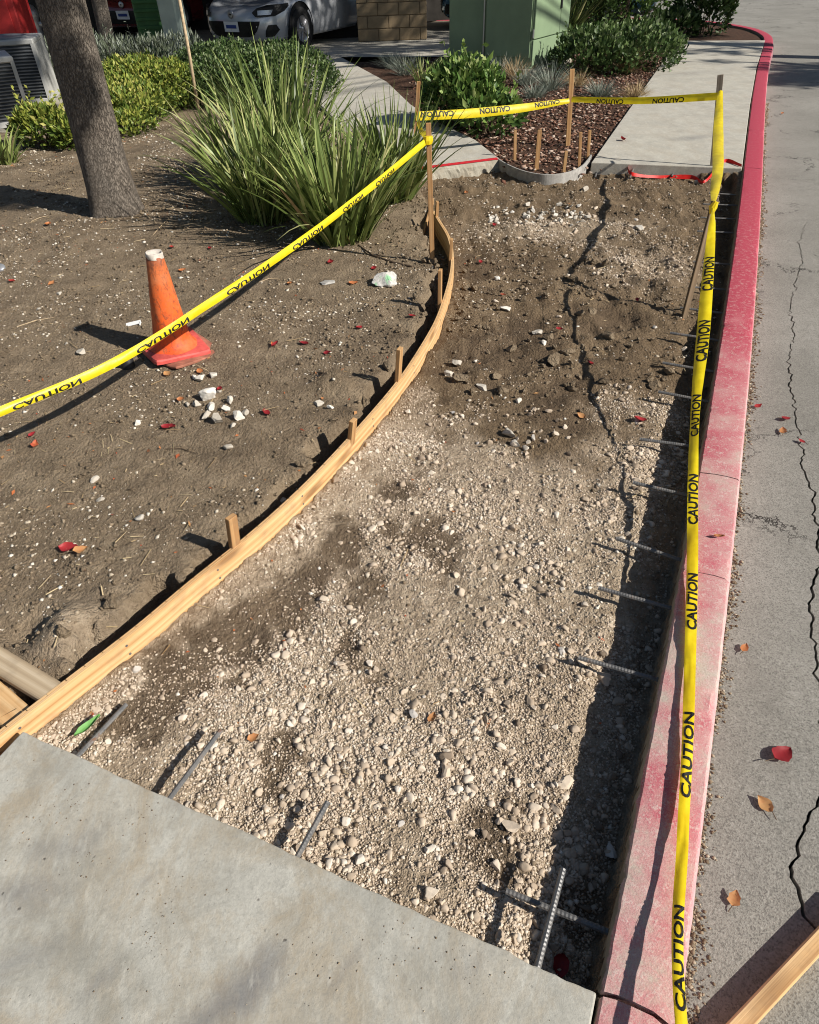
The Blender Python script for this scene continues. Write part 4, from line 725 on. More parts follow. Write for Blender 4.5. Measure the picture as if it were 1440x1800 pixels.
for a, b, r in pile: rock((a, b), r*1.15, .8, label=look((a, b), r)+'white chunk at the '+where((a, b), (325, 655, 440, 755), ['back', 'upper middle', 'lower middle', 'front'], ['left', 'centre', 'right', 'far right'])+' of the rubble pile by the cone', group='white rubble pile by the cone')
for a, b, r, l in [(402, 788, .022, 'pale stone lying alone below the white rubble pile'), (490, 858, .028, 'jagged white stone beside the shadow of the curved board'), (144, 622, .034, 'white stone left of the cone under its shadow tip'), (118, 605, .016, 'small white stone beside the cone shadow tip'), (243, 745, .022, 'pale stone below the tape shadow'), (165, 845, .02, 'white pebble in the soil left of the curved board, upper one'), (248, 912, .02, 'white pebble in the soil left of the nearest stake'), (178, 880, .018, 'round white pebble in the bare soil'), (68, 545, .02, 'white stone left of the cone near the left edge'), (105, 518, .024, 'white stone above the cone shadow'), (220, 630, .022, 'white stone tucked under the tape beside the cone'), (575, 497, .05, 'flat grey flagstone piece left of the green marked rock'), (560, 712, .03, 'clump of pale stones behind the third stake'), (582, 718, .024, 'pale stone right of the clump behind the third stake')]:
    rock((a, b), r, .6 if 'flag' not in l else .25, 'rubble' if 'flag' not in l else 'bender_grey', label=l)
t = NT('marked_rock'); v = t.co(); c = t.ramp(t.noise(v, 30, 5, .7), [(.3, (.34, .33, .3)), (.7, (.66, .64, .6))]); c = t.mix(t.ramp(t.noise(v, 11, 3), [(.54, 0.), (.62, .8)]), c, (.2, .5, .24)); t.out(c, t.bump(t.noise(v, 40, 5, .7), .8, .01), .9)
g = rock((678, 494), .09, .6, 'marked_rock', label='large white rock with green paint marks beside the board', seed=3)
for a, b, r, l in [(893, 762, .034, 'tan stone half buried at the far edge of the gravel'), (906, 783, .024, 'long white stone chip next to the half buried tan stone'), (888, 540, .035, 'white stone in the middle of the dark dirt'), (945, 588, .026, 'upper white stone beside the tape shadow in the dirt'), (956, 604, .028, 'lower white stone beside the tape shadow in the dirt'), (806, 640, .034, 'left white stone of three by the curved board'), (790, 657, .03, 'middle white stone of three by the curved board'), (848, 668, .036, 'right white stone of three by the curved board'), (912, 706, .022, 'white stone just beyond the gravel'), (1028, 335, .05, 'big pale rock in front of the sidewalk corner'), (1126, 404, .034, 'pale stone near the leaning stick, upper'), (1128, 375, .024, 'small pale stone below the red ribbon'), (1225, 318, .04, 'white stone at the end of the red ribbon'), (875, 490, .025, 'long white stone in the dark dirt near the bend'), (1150, 575, .02, 'small stone beside the kerb trench')]:
    rock((a, b), r, .7, 'rubble', label=l)
for a, b, r, fl, l in [(992, 1378, .026, .35, 'flat white stone chip standing at the kerb shadow edge'), (900, 1456, .036, .35, 'flat pale stone slab lying on the near gravel'), (872, 1520, .02, .8, 'round brown pebble near the lowest dowel'), (785, 1330, .02, .6, 'grey stone in the near gravel, upper'), (783, 1360, .024, .7, 'tan stone below the grey one in the near gravel'), (700, 1388, .016, .8, 'pale round pebble in the middle of the gravel'), (760, 1570, .02, .7, 'pale stone by the slab edge'), (895, 1420, .018, .7, 'tan stone above the flat slab of stone'), (980, 1425, .018, .7, 'tan pebble at the kerb shadow edge'), (1075, 1500, .024, .5, 'flat stone in the kerb shadow'), (1062, 1195, .03, .5, 'flat dark stone in the trench under a dowel'), (320, 1265, .018, .7, 'round stone right of the green leaf'), (240, 1177, .016, .8, 'pale pebble touching the face of the curved board'), (1085, 1235, .02, .6, 'tan stone on the shadow line of the kerb'), (1000, 1145, .018, .6, 'white stone by the second dowel tip'), (932, 1235, .018, .7, 'stone in the gravel left of the kerb shadow'), (690, 965, .016, .7, 'small pale stone on the wet patch'), (508, 1118, .018, .8, 'brown pebble left of the wet patch'), (592, 848, .018, .8, 'pebble beside the board in the gravel')]:
    rock((a, b), r, fl, 'pebbles', label=l)
rs = np.random.RandomState(5); k = 0
while k < 70:
    a, b = rs.randint(860, 1040), rs.randint(362, 395)
    if abs(b-378) < 16: q = .011+.017*rs.rand(); rock((a, b), q, .8, label=look((a, b), q)+'white stone in the '+where((a, b), (860, 362, 1040, 395), ['back', 'front'], ['left end', 'left half', 'right half', 'right end'])+' of the rubble strip', group='white rubble strip'); k += 1
for k in range(40):
    a, b = rs.randint(700, 1010), rs.randint(715, 800)
    if at(a, b)[0] > np.interp(at(a, b)[1], FORM[:, 1], FORM[:, 0])+.08: q = .009+.01*rs.rand(); rock((a, b), q, .75, 'pebbles', label=look((a, b), q)+'pale stone in the '+where((a, b), (700, 715, 1010, 800), ['back', 'middle', 'front'], ['left', 'centre', 'right'])+' of the far gravel fringe', group='larger stones of the far gravel fringe')
for k in range(90):
    a, b = rs.randint(480, 1000), rs.randint(1130, 1600)
    if b < 1400+(a-300)*.45: q = .008+.009*rs.rand()**2; rock((a, b), q, .75, 'pebbles', label=look((a, b), q)+'tan stone loose on the near gravel, '+where((a, b), (480, 1130, 1000, 1600), ['far', 'upper middle', 'lower middle', 'near'], ['left', 'centre left', 'centre right', 'by the kerb shadow']), group='larger stones of the near gravel')
# dirt clods along the trench behind the board
for k in range(46):
    t = rs.rand(); j = int((.15+.8*t)*(len(FORM)-2)); tt = FORM[j+1]-FORM[j]; tt /= np.linalg.norm(tt); q = FORM[j]+np.array([-tt[1], tt[0]])*(.09+.1*rs.rand()**1.5); p2 = (np.r_[q, gz(*q)]-[0, 0, CH]); c = p2[0]*RT+p2[1]*FW+p2[2]*UP
    q = .012+.025*rs.rand()**2; pq = (CX+F*c[0]/c[2], CY+F*c[1]/c[2]); rock(pq, q, .8, 'soil', label=look(pq, q)+'soil clod behind the board, '+where(pq, (0, 380, 10000, 1250), ['at its far bend', 'by the fourth stake', 'by the third stake', 'by the second stake', 'short of the second stake', 'by the nearest stake', 'short of the nearest stake', 'near the slab'], ['']).strip(), group='soil clods behind the board', name='soil_clod', cat='clod')
for k in range(110):
    a, b = rs.randint(800, 1180), rs.randint(440, 700)
    q = .012+.03*rs.rand()**2; rock((a, b), q, .75, 'soil', label=look((a, b), q)+'dark soil clod in the excavated dirt, '+where((a, b), (800, 440, 1180, 700), ['farthest', 'far', 'middle', 'near'], ['by the board', 'left of the tape shadow', 'right of the tape shadow', 'by the dowels']), group='soil clods in the excavation', name='soil_clod', cat='clod')
n = 2600; x, y = scatter(n, -4.2, 1.9, 1., 9, 1.2); z, pit, mul, gr, wet = fields(x, y); nn = fbm(x*1.7+3, y*1.7, 3)
k = (R.rand(n) < np.clip(.35+nn*3, .03, 1)*np.where(pit, .25, 1)) & ~inpoly(x, y, fs) & (kx(y)-x > .1) & (x < wl(y)+(y < 6.4)*9) & ~inpoly(x, y, [tuple(p) for p in path_r]+[tuple(p) for p in path_l]) & (np.abs(x) < .75*y+1.2)
P = np.stack([x, y, z+.004], 1)[k]; n = len(P); D = R.randn(n, 3)*[1, 1, .15]; lt_ = leafmesh('leaf_litter', P, D, R.randn(n, 3)*.3+[0, 0, 1], .008+.03*R.rand(n)**3, .003+.006*R.rand(n)**2, .55+.45*R.rand(n), 'leaf_fallen'); tag(lt_, 'small brown leaf crumbs scattered over the soil', 'litter', kind='stuff')
for j_ in range(8, len(FORM)-4, 9):                                # nail heads in the board face
    t_ = FORM[j_+1]-FORM[j_]; t_ /= np.linalg.norm(t_); q = FORM[j_]-np.array([-t_[1], t_[0]])*.0; nrm_ = -np.array([-t_[1], t_[0]])
    for zz in (-.022, -.06):
        m = MB(); m.tube([(q[0], q[1], zz), (q[0]+nrm_[0]*.0016, q[1]+nrm_[1]*.0016, zz)], .0042, 8); m.build('nail_head', 'rebar_steel', fb)
# black cap, can, paper
p = gp(226, 645); m = MB(); m.lathe([(0, .05), (.028, .05), (.033, .045), (.034, .0), (.034, -.02)], 20); o = m.build('pipe_cap', 'black_plastic', None, True); o.location = p; tag(o, 'round black pipe cap in the soil under the tape', 'pipe cap')
p = gp(2, 474); m = MB(); m.lathe([(0, .03), (.026, .03), (.03, .026), (.031, 0), (.031, -.01)], 20); o = m.build('can_lid', 'can_grey', None, True); o.location = p; o.rotation_euler = (.4, .3, 0); tag(o, 'small grey metal cap lying at the left edge', 'cap')
p = gp(236, 572); m = MB(); m.bar((-.045, 0, .003), (.035, .02, .012), .03, .001, (0, 1, .3), 0); m.bar((.036, .02, .012), (.034, -.008, .003), .012, .001, (0, 0, 1), 0); o = m.build('paper_scrap', 'paper'); o.location = p; tag(o, 'white folded paper scrap behind the cone', 'paper')
# leaves
def leaf(px, size, tint, label, z=None, curl=.35, mat='leaf_fallen', rz=None, group=None, asp=.55, name='fallen_leaf'):
    rs = np.random.RandomState(int(px[0]*13+px[1])); p = gp(*px) if z is None else at(px[0], px[1], z); V = []; n = 9
    for i in range(n):
        t = i/(n-1); wv_ = size*asp*math.sin(math.pi*t**.8)**.85*(1+.12*rs.randn() if 0 < i < n-1 else 1); x_ = (t-.45)*size*1.6
        for s_ in (-1, -.5, 0, .5, 1): V.append((x_, s_*wv_, curl*size*(abs(s_)**1.5*.6+(t-.4)**2*1.4)+.0025+.002*rs.rand()))
    Fc = [(i*5+k, i*5+k+1, (i+1)*5+k+1, (i+1)*5+k) for i in range(n-1) for k in range(4)]
    me = npmesh('leaf', V, Fc); pattr(me, 'tint', np.full(len(V), tint)+.04*rs.randn(len(V))); o = link(name, me, mat, None, True); o.location = (p[0], p[1], p[2]+.003); o.rotation_euler = ((rs.rand()-.5)*.5, (rs.rand()-.5)*.5, rs.rand()*6.28 if rz is None else rz)
    m = MB(); m.tube([(-.45*1.6*size, 0, .004+curl*size*.28), (-1.0*size, .1*size, .006), (-1.35*size, .2*size, .004)], .0012, 5); m.build('stem', 'twig', o); return tag(o, label, 'leaf', group)
LV = [((120, 966), .04, .42, 'pale red curled leaf left of the nearest stake'), ((140, 970), .03, .95, 'tan leaf beside the pale red leaf'), ((296, 754), .04, .25, 'dark red leaf below the white rubble pile'), ((388, 686), .026, .3, 'red leaf on top of the white rubble pile'), ((318, 704), .022, .8, 'orange leaf left of the white rubble pile'), ((62, 784), .026, .6, 'orange red leaf under the tape shadow at the left'), ((57, 766), .02, .3, 'pink leaf above the orange one at the left'), ((484, 608), .03, .4, 'red leaf right of the cone, left one of two'), ((535, 606), .03, .1, 'dark red leaf right of the cone, right one of two'), ((632, 578), .026, .3, 'red leaf at the foot of the dirt bank'), ((725, 557), .026, .3, 'red leaf on the soil just left of the board bend'), ((582, 463), .036, .35, 'bright red leaf left of the green marked rock'), ((658, 474), .03, .25, 'red leaf just above the green marked rock'), ((510, 500), .034, .85, 'rust leaf left of the flagstone piece'), ((620, 500), .034, .75, 'orange leaf touching the green marked rock'), ((92, 500), .03, .85, 'tan leaf left of the cone shadow'), ((22, 497), .03, .5, 'pink leaf at the left edge'), ((320, 477), .028, .75, 'brown leaf right of the cone'), ((85, 396), .04, .8, 'brown leaf in the soil below the tree'), ((302, 436), .026, .5, 'reddish leaf between cone and grass'), ((370, 438), .024, .35, 'red leaf in front of the grass clump'), ((352, 655), .026, .8, 'orange leaf in front of the cone base'), ((295, 660), .03, .98, 'cream leaf under the front of the cone base'), ((468, 728), .028, .15, 'dark leaf right of the white rubble pile'), ((575, 622), .024, .1, 'maroon leaf left of the dirt bank'), ((480, 607), .02, .7, 'small orange leaf beside the red leaf'), ((820, 340), .03, .8, 'brown leaf in the far dirt below the path'), ((870, 396), .026, .4, 'red leaf below the pale rubble strip'), ((845, 462), .024, .4, 'red leaf near the board bend in the dirt'), ((884, 520), .02, .55, 'orange leaf in the middle of the dirt'), ((982, 583), .022, .3, 'red leaf beside the tape shadow'), ((1120, 529), .022, .4, 'red leaf on the dirt near the leaning stick'), ((1038, 638), .024, .3, 'red leaf beside the lower tape shadow'), ((1125, 741), .036, .35, 'red leaf at the far edge of the gravel by the dowels'), ((1022, 733), .026, .95, 'tan leaf at the gravel fringe'), ((445, 1300), .02, .9, 'tan leaf in the near gravel'), ((760, 1265), .02, .9, 'pale leaf lost in the gravel'), ((985, 1697), .03, .05, 'dark red leaf in the corner of slab and kerb')]
for p, s_, t_, l in LV: leaf(p, s_*1.05, t_, l)
for p, s_, t_, l, rz in [((1372, 1330), .044, .2, 'dark red pointed leaf on the asphalt', .5), ((1345, 1417), .03, 1., 'tan torn leaf on the asphalt below the red one', 2.), ((1290, 1582), .024, .92, 'small tan leaf on the asphalt near the pine timber', 1.), ((1380, 738), .03, .2, 'dark red leaf on the asphalt, upper of two', .2), ((1376, 760), .03, .85, 'orange brown leaf on the asphalt, lower of two', 1.2), ((1409, 778), .02, .4, 'red leaf by the asphalt crack', 2.2), ((1332, 716), .024, .45, 'pink leaf in the gutter by the kerb', .3), ((1308, 1142), .022, .8, 'brown leaf in the gutter by the near kerb', .9), ((1375, 200), .03, .8, 'brown leaf on the far asphalt', .9)]: leaf(p, s_, t_, l, -.147, .22, rz=rz)
leaf((1262, 946), .022, .85, 'brown dry leaf lying on the red kerb', .003, .5, rz=-.2, asp=.28)
leaf((1095, 247), .045, .25, 'dark red leaf on the far sidewalk', .002, .6)
leaf((155, 1282), .05, .5, 'green oval leaf between the board and the slab dowel', -.075, .3, 'green_leaf', .85, None, .26)
for k, (a, b, l) in enumerate([((290, 790), (345, 798), 'thin dark twig on the soil near the nearest stake'), ((30, 575), (95, 560), 'curved straw stalk left of the cone'), ((55, 390), (85, 380), 'straw stalk below the tree'), ((270, 415), (300, 382), 'pale bent stalk above the cone'), ((455, 497), (490, 490), 'pale straw left of the flagstone'), ((835, 545), (870, 530), 'thin twig in the far dirt')]):
    A, B = gp(*a), gp(*b); m = MB(); m.tube([A+[0, 0, .004], (A+B)/2+[0, .015, .008], B+[0, 0, .004]], [.002, .0025, .0015], 5); tag(m.build('twig', 'twig' if 'twig' in l else 'cane'), l, 'twig')
A = gp(540, 432); P = [gp(*q)+[0, 0, .006] for q in [(630, 432), (655, 450), (690, 462), (725, 470)]]; m = MB(); m.tube(P, .006, 6); tag(m.build('root', 'twig'), 'dark exposed root running from the grass to the board', 'root')

# ------------------------------------------------------------------ plants
def blob(ells, n, shell=.72):                                      # points through the outer part of a union of ellipsoids
    P = []; Nn = []; vol = np.array([e[3]*e[4]+e[3]*e[5]+e[4]*e[5] for e in ells]); cnt = (n*vol/vol.sum()).astype(int)
    for e, c in zip(ells, cnt):
        d = R.randn(c, 3); d[:, 2] = np.abs(d[:, 2])*np.where(R.rand(c) < .8, 1, -.6); d /= np.linalg.norm(d, axis=1, keepdims=True)
        bump_ = 1+.75*fbm(d[:, 0]*3+e[0]*5, d[:, 1]*3+d[:, 2]*2+e[1]*3, 4, .6); r = (shell+(1-shell)*R.rand(c)**.6)*bump_; ax = np.array(e[3:6]); P.append(np.array(e[:3])+d*ax*r[:, None]); nn = d/ax; Nn.append(nn/np.linalg.norm(nn, axis=1, keepdims=True))
    return np.concatenate(P), np.concatenate(Nn)
def shrub(label, ells, n, L_, W_, mat, cat='shrub', group=None, up=.5, name='shrub', dark='leaf_dark'):
    c = np.mean([e[:3] for e in ells], 0); zb = min(gz(*e[:2]) if abs(e[1]) < 13 else -.05 for e in ells); root = tag(empty(name, (c[0], c[1], zb)), label, cat, group)
    P, Nn = blob(ells, n); k = P[:, 2] > zb+.015; P, Nn = P[k], Nn[k]; m = len(P); D = Nn*.8+R.randn(m, 3)*.55+[0, 0, up]; U = Nn+R.randn(m, 3)*.45
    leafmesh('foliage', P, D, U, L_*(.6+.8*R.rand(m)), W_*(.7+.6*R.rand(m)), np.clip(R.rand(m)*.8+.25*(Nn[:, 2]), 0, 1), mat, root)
    sh = R.choice(len(P), 26); Ps = []; Ds = []
    for q in sh:                                                   # odd young shoots above the outline
        ax = Nn[q]*.6+R.randn(3)*.3+[0, 0, .9]; ax /= np.linalg.norm(ax); ls = L_*(1.2+2.2*R.rand())
        for t_ in np.linspace(.1, 1, 9): Ps.append(P[q]+ax*ls*t_); Ds.append(ax*.7+R.randn(3)*.6)
    Ps, Ds = np.array(Ps), np.array(Ds); leafmesh('shoots', Ps, Ds, R.randn(len(Ps), 3)+[0, 0, 1.2], L_*(.5+.5*R.rand(len(Ps))), W_*(.6+.4*R.rand(len(Ps))), .6+.4*R.rand(len(Ps)), mat, root)
    for e in ells:                                                 # inner shaded twigs
        mb = MB()
        for q in range(9):
            d = R.randn(3); d[2] = abs(d[2])+.4; d /= np.linalg.norm(d); b = np.array([e[0], e[1], zb-.02])+R.randn(3)*[e[3]*.25, e[4]*.25, 0]; t = np.array(e[:3])+d*np.array(e[3:6])*.75; mb.tube([b, (b+t)/2+R.randn(3)*.03, t], [.012, .008, .004], 5)
        keepw(mb.build('branches', 'twig'), root)
    return root
shrub('low yellow green hedge right of the tree trunk', [(-3.25, 10.3, .1, .5, .9, .4), (-3.1, 9.4, .06, .42, .6, .28), (-2.98, 8.75, .0, .24, .35, .17), (-2.85, 10.2, .1, .38, .6, .36)], 19000, .05, .014, 'leaf_yellow', 'hedge', name='hedge')
shrub('rounded dark green clipped hedge behind the strappy grass', [(-2.05, 10.6, .06, .75, .9, .47), (-1.45, 10.7, .06, .7, .8, .47), (-2.5, 11.3, .06, .7, .8, .4)], 24000, .042, .014, 'leaf_dark', 'hedge', name='hedge')
shrub('grey green rosemary hedge behind the yellow one', [(-4.6, 12.1, .1, 1.1, .5, .44), (-3.5, 12.2, .1, 1.0, .5, .44), (-5.6, 12., .1, .8, .5, .36)], 9000, .09, .008, 'leaf_grey', 'hedge', up=1.3, name='hedge')
shrub('small variegated bush left of the tree trunk', [(-3.72, 8.2, .1, .3, .25, .2), (-3.35, 8.1, .06, .22, .22, .17)], 2200, .075, .018, 'leaf_yellow', 'bush', name='bush')
shrub('round glossy green bush behind the tape at the path', [(.76, 8.3, .22, .4, .4, .34), (.95, 7.95, .1, .34, .3, .24), (.58, 8.4, .2, .28, .3, .32), (.8, 8.35, .3, .2, .2, .16)], 2700, .085, .024, 'leaf_bush', 'bush', name='bush')
shrub('wide low dark bush beside the far sidewalk', [(2.85, 11.5, .12, .6, .55, .36), (3.5, 11.75, .12, .65, .6, .38)], 5200, .07, .022, 'leaf_dark', 'bush', name='bush')
shrub('brownish green round shrub at the far road corner', [(at(1232, 56)[0], at(1232, 56)[1], .3, .55, .5, .55), (at(1180, 62)[0], at(1180, 62)[1], .1, .5, .3, .25)], 3000, .1, .025, 'leaf_dark', 'shrub', name='shrub')
shrub('tall olive shrub behind the far sidewalk end', [(4.3, 15.9, .45, .65, .6, .8), (4.9, 16.8, .4, .6, .5, .7)], 3600, .1, .024, 'leaf_bush', 'shrub', name='shrub')
shrub('dark shrub right of the green cabinet', [(3.6, 15.6, .4, .6, .6, .75)], 2400, .1, .024, 'leaf_dark', 'shrub', name='shrub')
shrub('low green groundcover patch beside the red box', [(-7.6, 15., .05, .8, .5, .3)], 1500, .1, .02, 'leaf_bush', 'groundcover', name='groundcover')
def bladegeo(b, az, tilt, L_, w_, bend, seg=7, twist=.0):
    d = np.array([math.cos(az)*math.sin(tilt), math.sin(az)*math.sin(tilt), math.cos(tilt)]); h = np.array([math.cos(az), math.sin(az), 0]); sd_ = np.array([-math.sin(az+twist), math.cos(az+twist), 0]); V = []
    for i in range(seg+1):
        t = i/seg; p = b+d*L_*t+h*bend*L_*t**2.3-np.array([0, 0, 1])*abs(bend)*L_*.55*t**2.6; ww = w_*(1-t**2.2)*(.75+.5*min(1, t*4))
        V += [p-sd_*ww, p+sd_*ww]
    return V, [(2*i, 2*i+1, 2*i+3, 2*i+2) for i in range(seg)]
def clump(label, c, n, hgt, spread, tilt, w_, n_ind, mat='blade', group='strappy grass clumps', name='grass_clump', cat='grass', bend=.35):
    root = tag(empty(name, tuple(c)), label, cat, group); AV = []; AF = []; AT = []
    for i in range(n):
        r = spread*math.sqrt(R.rand()); a0 = R.rand()*6.283; b = np.array([c[0]+r*math.cos(a0), c[1]+r*math.sin(a0), c[2]-.01]); az = a0+R.randn()*.7; ti = min(1.25, tilt*(.25+r/spread*.75)*(.5+R.rand())); L_ = hgt*(.5+.55*R.rand()**.7)
        V, Fc = bladegeo(b, az, ti, L_, w_*(.6+.6*R.rand()), bend*R.rand()**1.4*(1 if R.rand() < .9 else 2.), 7 if n_ind else 4, R.randn()*.8); tn = min(1, R.rand()*.95+(.1 if R.rand() < .06 else 0))
        if i < n_ind: me = npmesh('blade', V, np.array(Fc)); pattr(me, 'tint', np.full(len(V), tn)); keepw(link('blade', me, mat), root)
        else: AF += [[q+len(AV) for q in f] for f in Fc]; AV += V; AT += [tn]*len(V)
    if AV: me = npmesh('blades', AV, np.array(AF)); pattr(me, 'tint', AT); o = keepw(link('blades', me, mat), root); o['kind'] = 'stuff'
    return root
clump('front strappy green grass clump beside the curved board', gp(600, 418), 310, .86, .2, .5, .0125, 200)
clump('left strappy grass clump nearest to the tree trunk', gp(470, 382), 280, .88, .22, .5, .0125, 130)
clump('right strappy grass clump touching the garden path', gp(690, 348), 190, .84, .17, .5, .012, 100)
clump('back strappy grass clump in front of the dark hedge', gp(505, 318), 210, 1.12, .25, .42, .012, 100)
clump('back left strappy grass clump below the thin cane', gp(425, 325), 140, .85, .18, .5, .012, 70)
clump('small strappy plant at the left edge below the bush', gp(14, 288), 60, .42, .07, .7, .011, 0, group=None)
clump('small upright strappy plant in the mulch by the path', gp(742, 156), 40, .5, .05, .4, .008, 0, group=None)
clump('tall pale strappy grass behind the green cabinet', (2.95, 15.0, -.03), 240, 1.2, .3, .6, .012, 0, group=None)
for i, (px, h, ma, l) in enumerate([((712, 132), .3, 'fescue', 'blue fescue tuft in the mulch left of the round bush'), ((924, 150), .26, 'fescue', 'blue fescue tuft just right of the round bush'), ((905, 138), .28, 'straw', 'tan dry grass tuft against the green cabinet'), ((968, 158), .34, 'fescue', 'large blue fescue tuft behind the tall mulch stake'), ((1015, 152), .22, 'straw', 'straw coloured tuft right of the tall mulch stake'), ((1056, 170), .22, 'fescue', 'small blue fescue tuft under the far tape'), ((1117, 172), .2, 'straw', 'pale tuft beside the far sidewalk edge'), ((1100, 128), .4, 'straw', 'pale plumed grass in front of the wide low bush'), ((940, 172), .2, 'fescue', 'grey fescue tuft lowest beside the round bush'), ((880, 134), .28, 'fescue', 'blue fescue tuft behind the round bush'), ((690, 120), .28, 'fescue', 'grey grass tuft by the back of the path')]):
    clump(l, gp(*px), 260, h*1.25, .07, 1.0, .0028, 0, ma, 'fescue tufts in the mulch', 'grass_tuft', 'grass', .4)
# ------------------------------------------------------------------ trees
def limbtree(label, base, top, r0, r1, limbs, leaves, name='tree', flare=1.45, mat='trunk_bark', leafsize=.12, cat='tree', n=36):
    root = tag(empty(name, tuple(base)), label, cat); base, top = np.array(base, float), np.array(top, float); mb = MB(); pts = []; rad = []; m = 60
    for i in range(m+1):
        t = i/m; p = base+(top-base)*t-np.array([0, 0, .12*(1-t)]); pts.append(p); h = (top-base)[2]*t; rad.append((r0+(r1-r0)*t)*(1+(flare-1)*math.exp(-h/.16)))
    ph = R.rand(8)*6.28
    mb.tube(pts, rad, n, True, lambda i, t: 1+.03*math.sin(3*t+ph[0]+i*.05)+.1*math.exp(-i*(top-base)[2]/m/.15)*math.sin(5*t+ph[1])+.022*float(fbm(np.array([t*4.+ph[2]]), np.array([i*.4]), 3, .6)[0])*2+.012*math.sin(17*t+3*math.sin(i*.35)))
    keepw(mb.build('trunk', mat, None, True), root)
    for q in limbs:
        mb = MB(); Q = smooth(q[0], 5); mb.tube(Q, np.linspace(q[1], q[2], len(Q)), 9); keepw(mb.build('limb', mat, None, True), root)
    P, D, U = [], [], []
    for (c, r, k) in leaves:
        d = R.randn(k, 3); d /= np.linalg.norm(d, axis=1, keepdims=True); p = np.array(c)+d*np.array(r)*(R.rand(k, 1)**.45); P.append(p); D.append(R.randn(k, 3)+[0, 0, -.3]); U.append(R.randn(k, 3)+[0, 0, 1.])
    if P: P = np.concatenate(P); kk = len(P); leafmesh('crown', P, np.concatenate(D), np.concatenate(U), leafsize*(.7+.6*R.rand(kk)), leafsize*.33*(.7+.6*R.rand(kk)), R.rand(kk), 'leaf_tree', root)
    return root
tb = gp(206, 372); tt = aty(96, -40, tb[1]+.12); dv = (tt-tb)/(tt-tb)[2]; top = tb+dv*3.2
lv = [((top[0]-1.5*math.cos(a)*u-1., top[1]+1.5*math.sin(a)*u+.8, 4.6+1.2*u2), (.9, .9, .6), 330) for a, u, u2 in [(R.rand()*6.28, R.rand(), R.rand()) for _ in range(9)]]
limbtree('large leaning tree trunk with grey bark at the left', tb, top, .17, .145, [([top-[0, 0, .2], top+[(c[0]-top[0])*.5, (c[1]-top[1])*.5, .9], np.array(c)], .07, .02) for c, r, k in lv[:6]], lv)
t2 = aty(180, 52, 13.2); t2[2] = -.05; limbtree('smaller grey tree trunk behind the rosemary hedge', t2, aty(172, -60, 13.2)+[0, 0, 1.5], .12, .1, [], [((t2[0]-1, t2[1]+1, 4.), (1., 1., .8), 300)], flare=1.2)
# thin cane
cb_ = gp(348, 192); ct = aty(313, -10, cb_[1]-.05); m = MB(); m.tube([cb_-[0, 0, .1], (cb_+ct)/2+[.01, 0, 0], ct+(ct-cb_)*.4], [.021, .019, .017], 8, True, lambda i, t: 1+.05*math.sin(2*t+i)); tag(m.build('cane', 'cane', None, True), 'thin pale wooden cane standing in front of the hedges', 'cane')
# shade trees across the drive, out of the picture to the right; their crowns shade the back of the scene
def sun_up(gx, gy, g0, h): t = (h-g0)/S[2]; return np.array([gx, gy, g0])+S*t
shade = []
for gx, gy, g0, h, r, k in [(-3, 15, .3, 7.5, 1.7, 520), (-1.2, 16, .3, 8, 1.7, 560), (.6, 16.5, .5, 7.4, 1.6, 560), (-5, 14.5, .3, 8.2, 1.6, 480), (-1.8, 14, .2, 7.2, 1.1, 300), (1.2, 14.8, 0, 7., 1., 190), (-4.6, 9.6, .4, 8.4, .85, 330), (-5.4, 10.8, .5, 8.8, 1., 330), (-7, 13.5, .4, 8.6, 1.3, 330), (-.5, 14.6, 0, 7.8, .9, 200), (2.4, 16.5, .3, 7.8, 1.3, 380), (-8.5, 16, .5, 8.5, 1.6, 400)]: shade.append((sun_up(gx, gy, g0, h), (r, r, r*.55), int(k*2.1)))
for gx, gy, g0, h, r, k in [(-2.5, 5.72, 1.35, 7.6, .36, 170), (-2.42, 5.7, .75, 7.2, .2, 70), (-2.28, 5.62, 1.05, 7.4, .18, 50), (-2.75, 5.8, 1.9, 8., .5, 220)]: shade.append((sun_up(gx, gy, g0, h), (r, r*.8, r*.9), k))
A_ = (10.4, 11.3); top = np.array([A_[0], A_[1], 5.2])
limbtree('broad shade tree across the drive, out to the right', (A_[0], A_[1], -.15), top, .22, .15, [([top-[0, 0, .3], (top+c)/2+[0, 0, .6], c], (.1 if r[0] > .6 else .025), (.02 if r[0] > .6 else .01)) for c, r, k in shade], shade, leafsize=.17)
shade2 = []
for gx, gy, g0, h, r, k in [(5.7, 11.1, -.15, 6.6, .75, 520), (6.5, 11.7, -.15, 7., 1.0, 800), (7.8, 11.9, -.15, 7.2, 1.3, 800), (5.1, 12.9, 0, 6.8, .55, 110), (4.7, 11.9, 0, 6.6, .35, 34), (5.7, 13.6, 0, 6.9, .6, 130), (5.2, 15.2, .1, 7., .9, 420), (4.5, 16.5, .4, 7.4, .9, 300)]: shade2.append((sun_up(gx, gy, g0, h), (r, r*.8, r*.45), k))
B_ = (13.6, 7.6); top = np.array([B_[0], B_[1], 4.6])
limbtree('second shade tree beyond the road at the right', (B_[0], B_[1], -.15), top, .2, .13, [([top-[0, 0, .3], (top+c)/2+[0, 0, .6], c], .09, .02) for c, r, k in shade2], shade2, leafsize=.16)
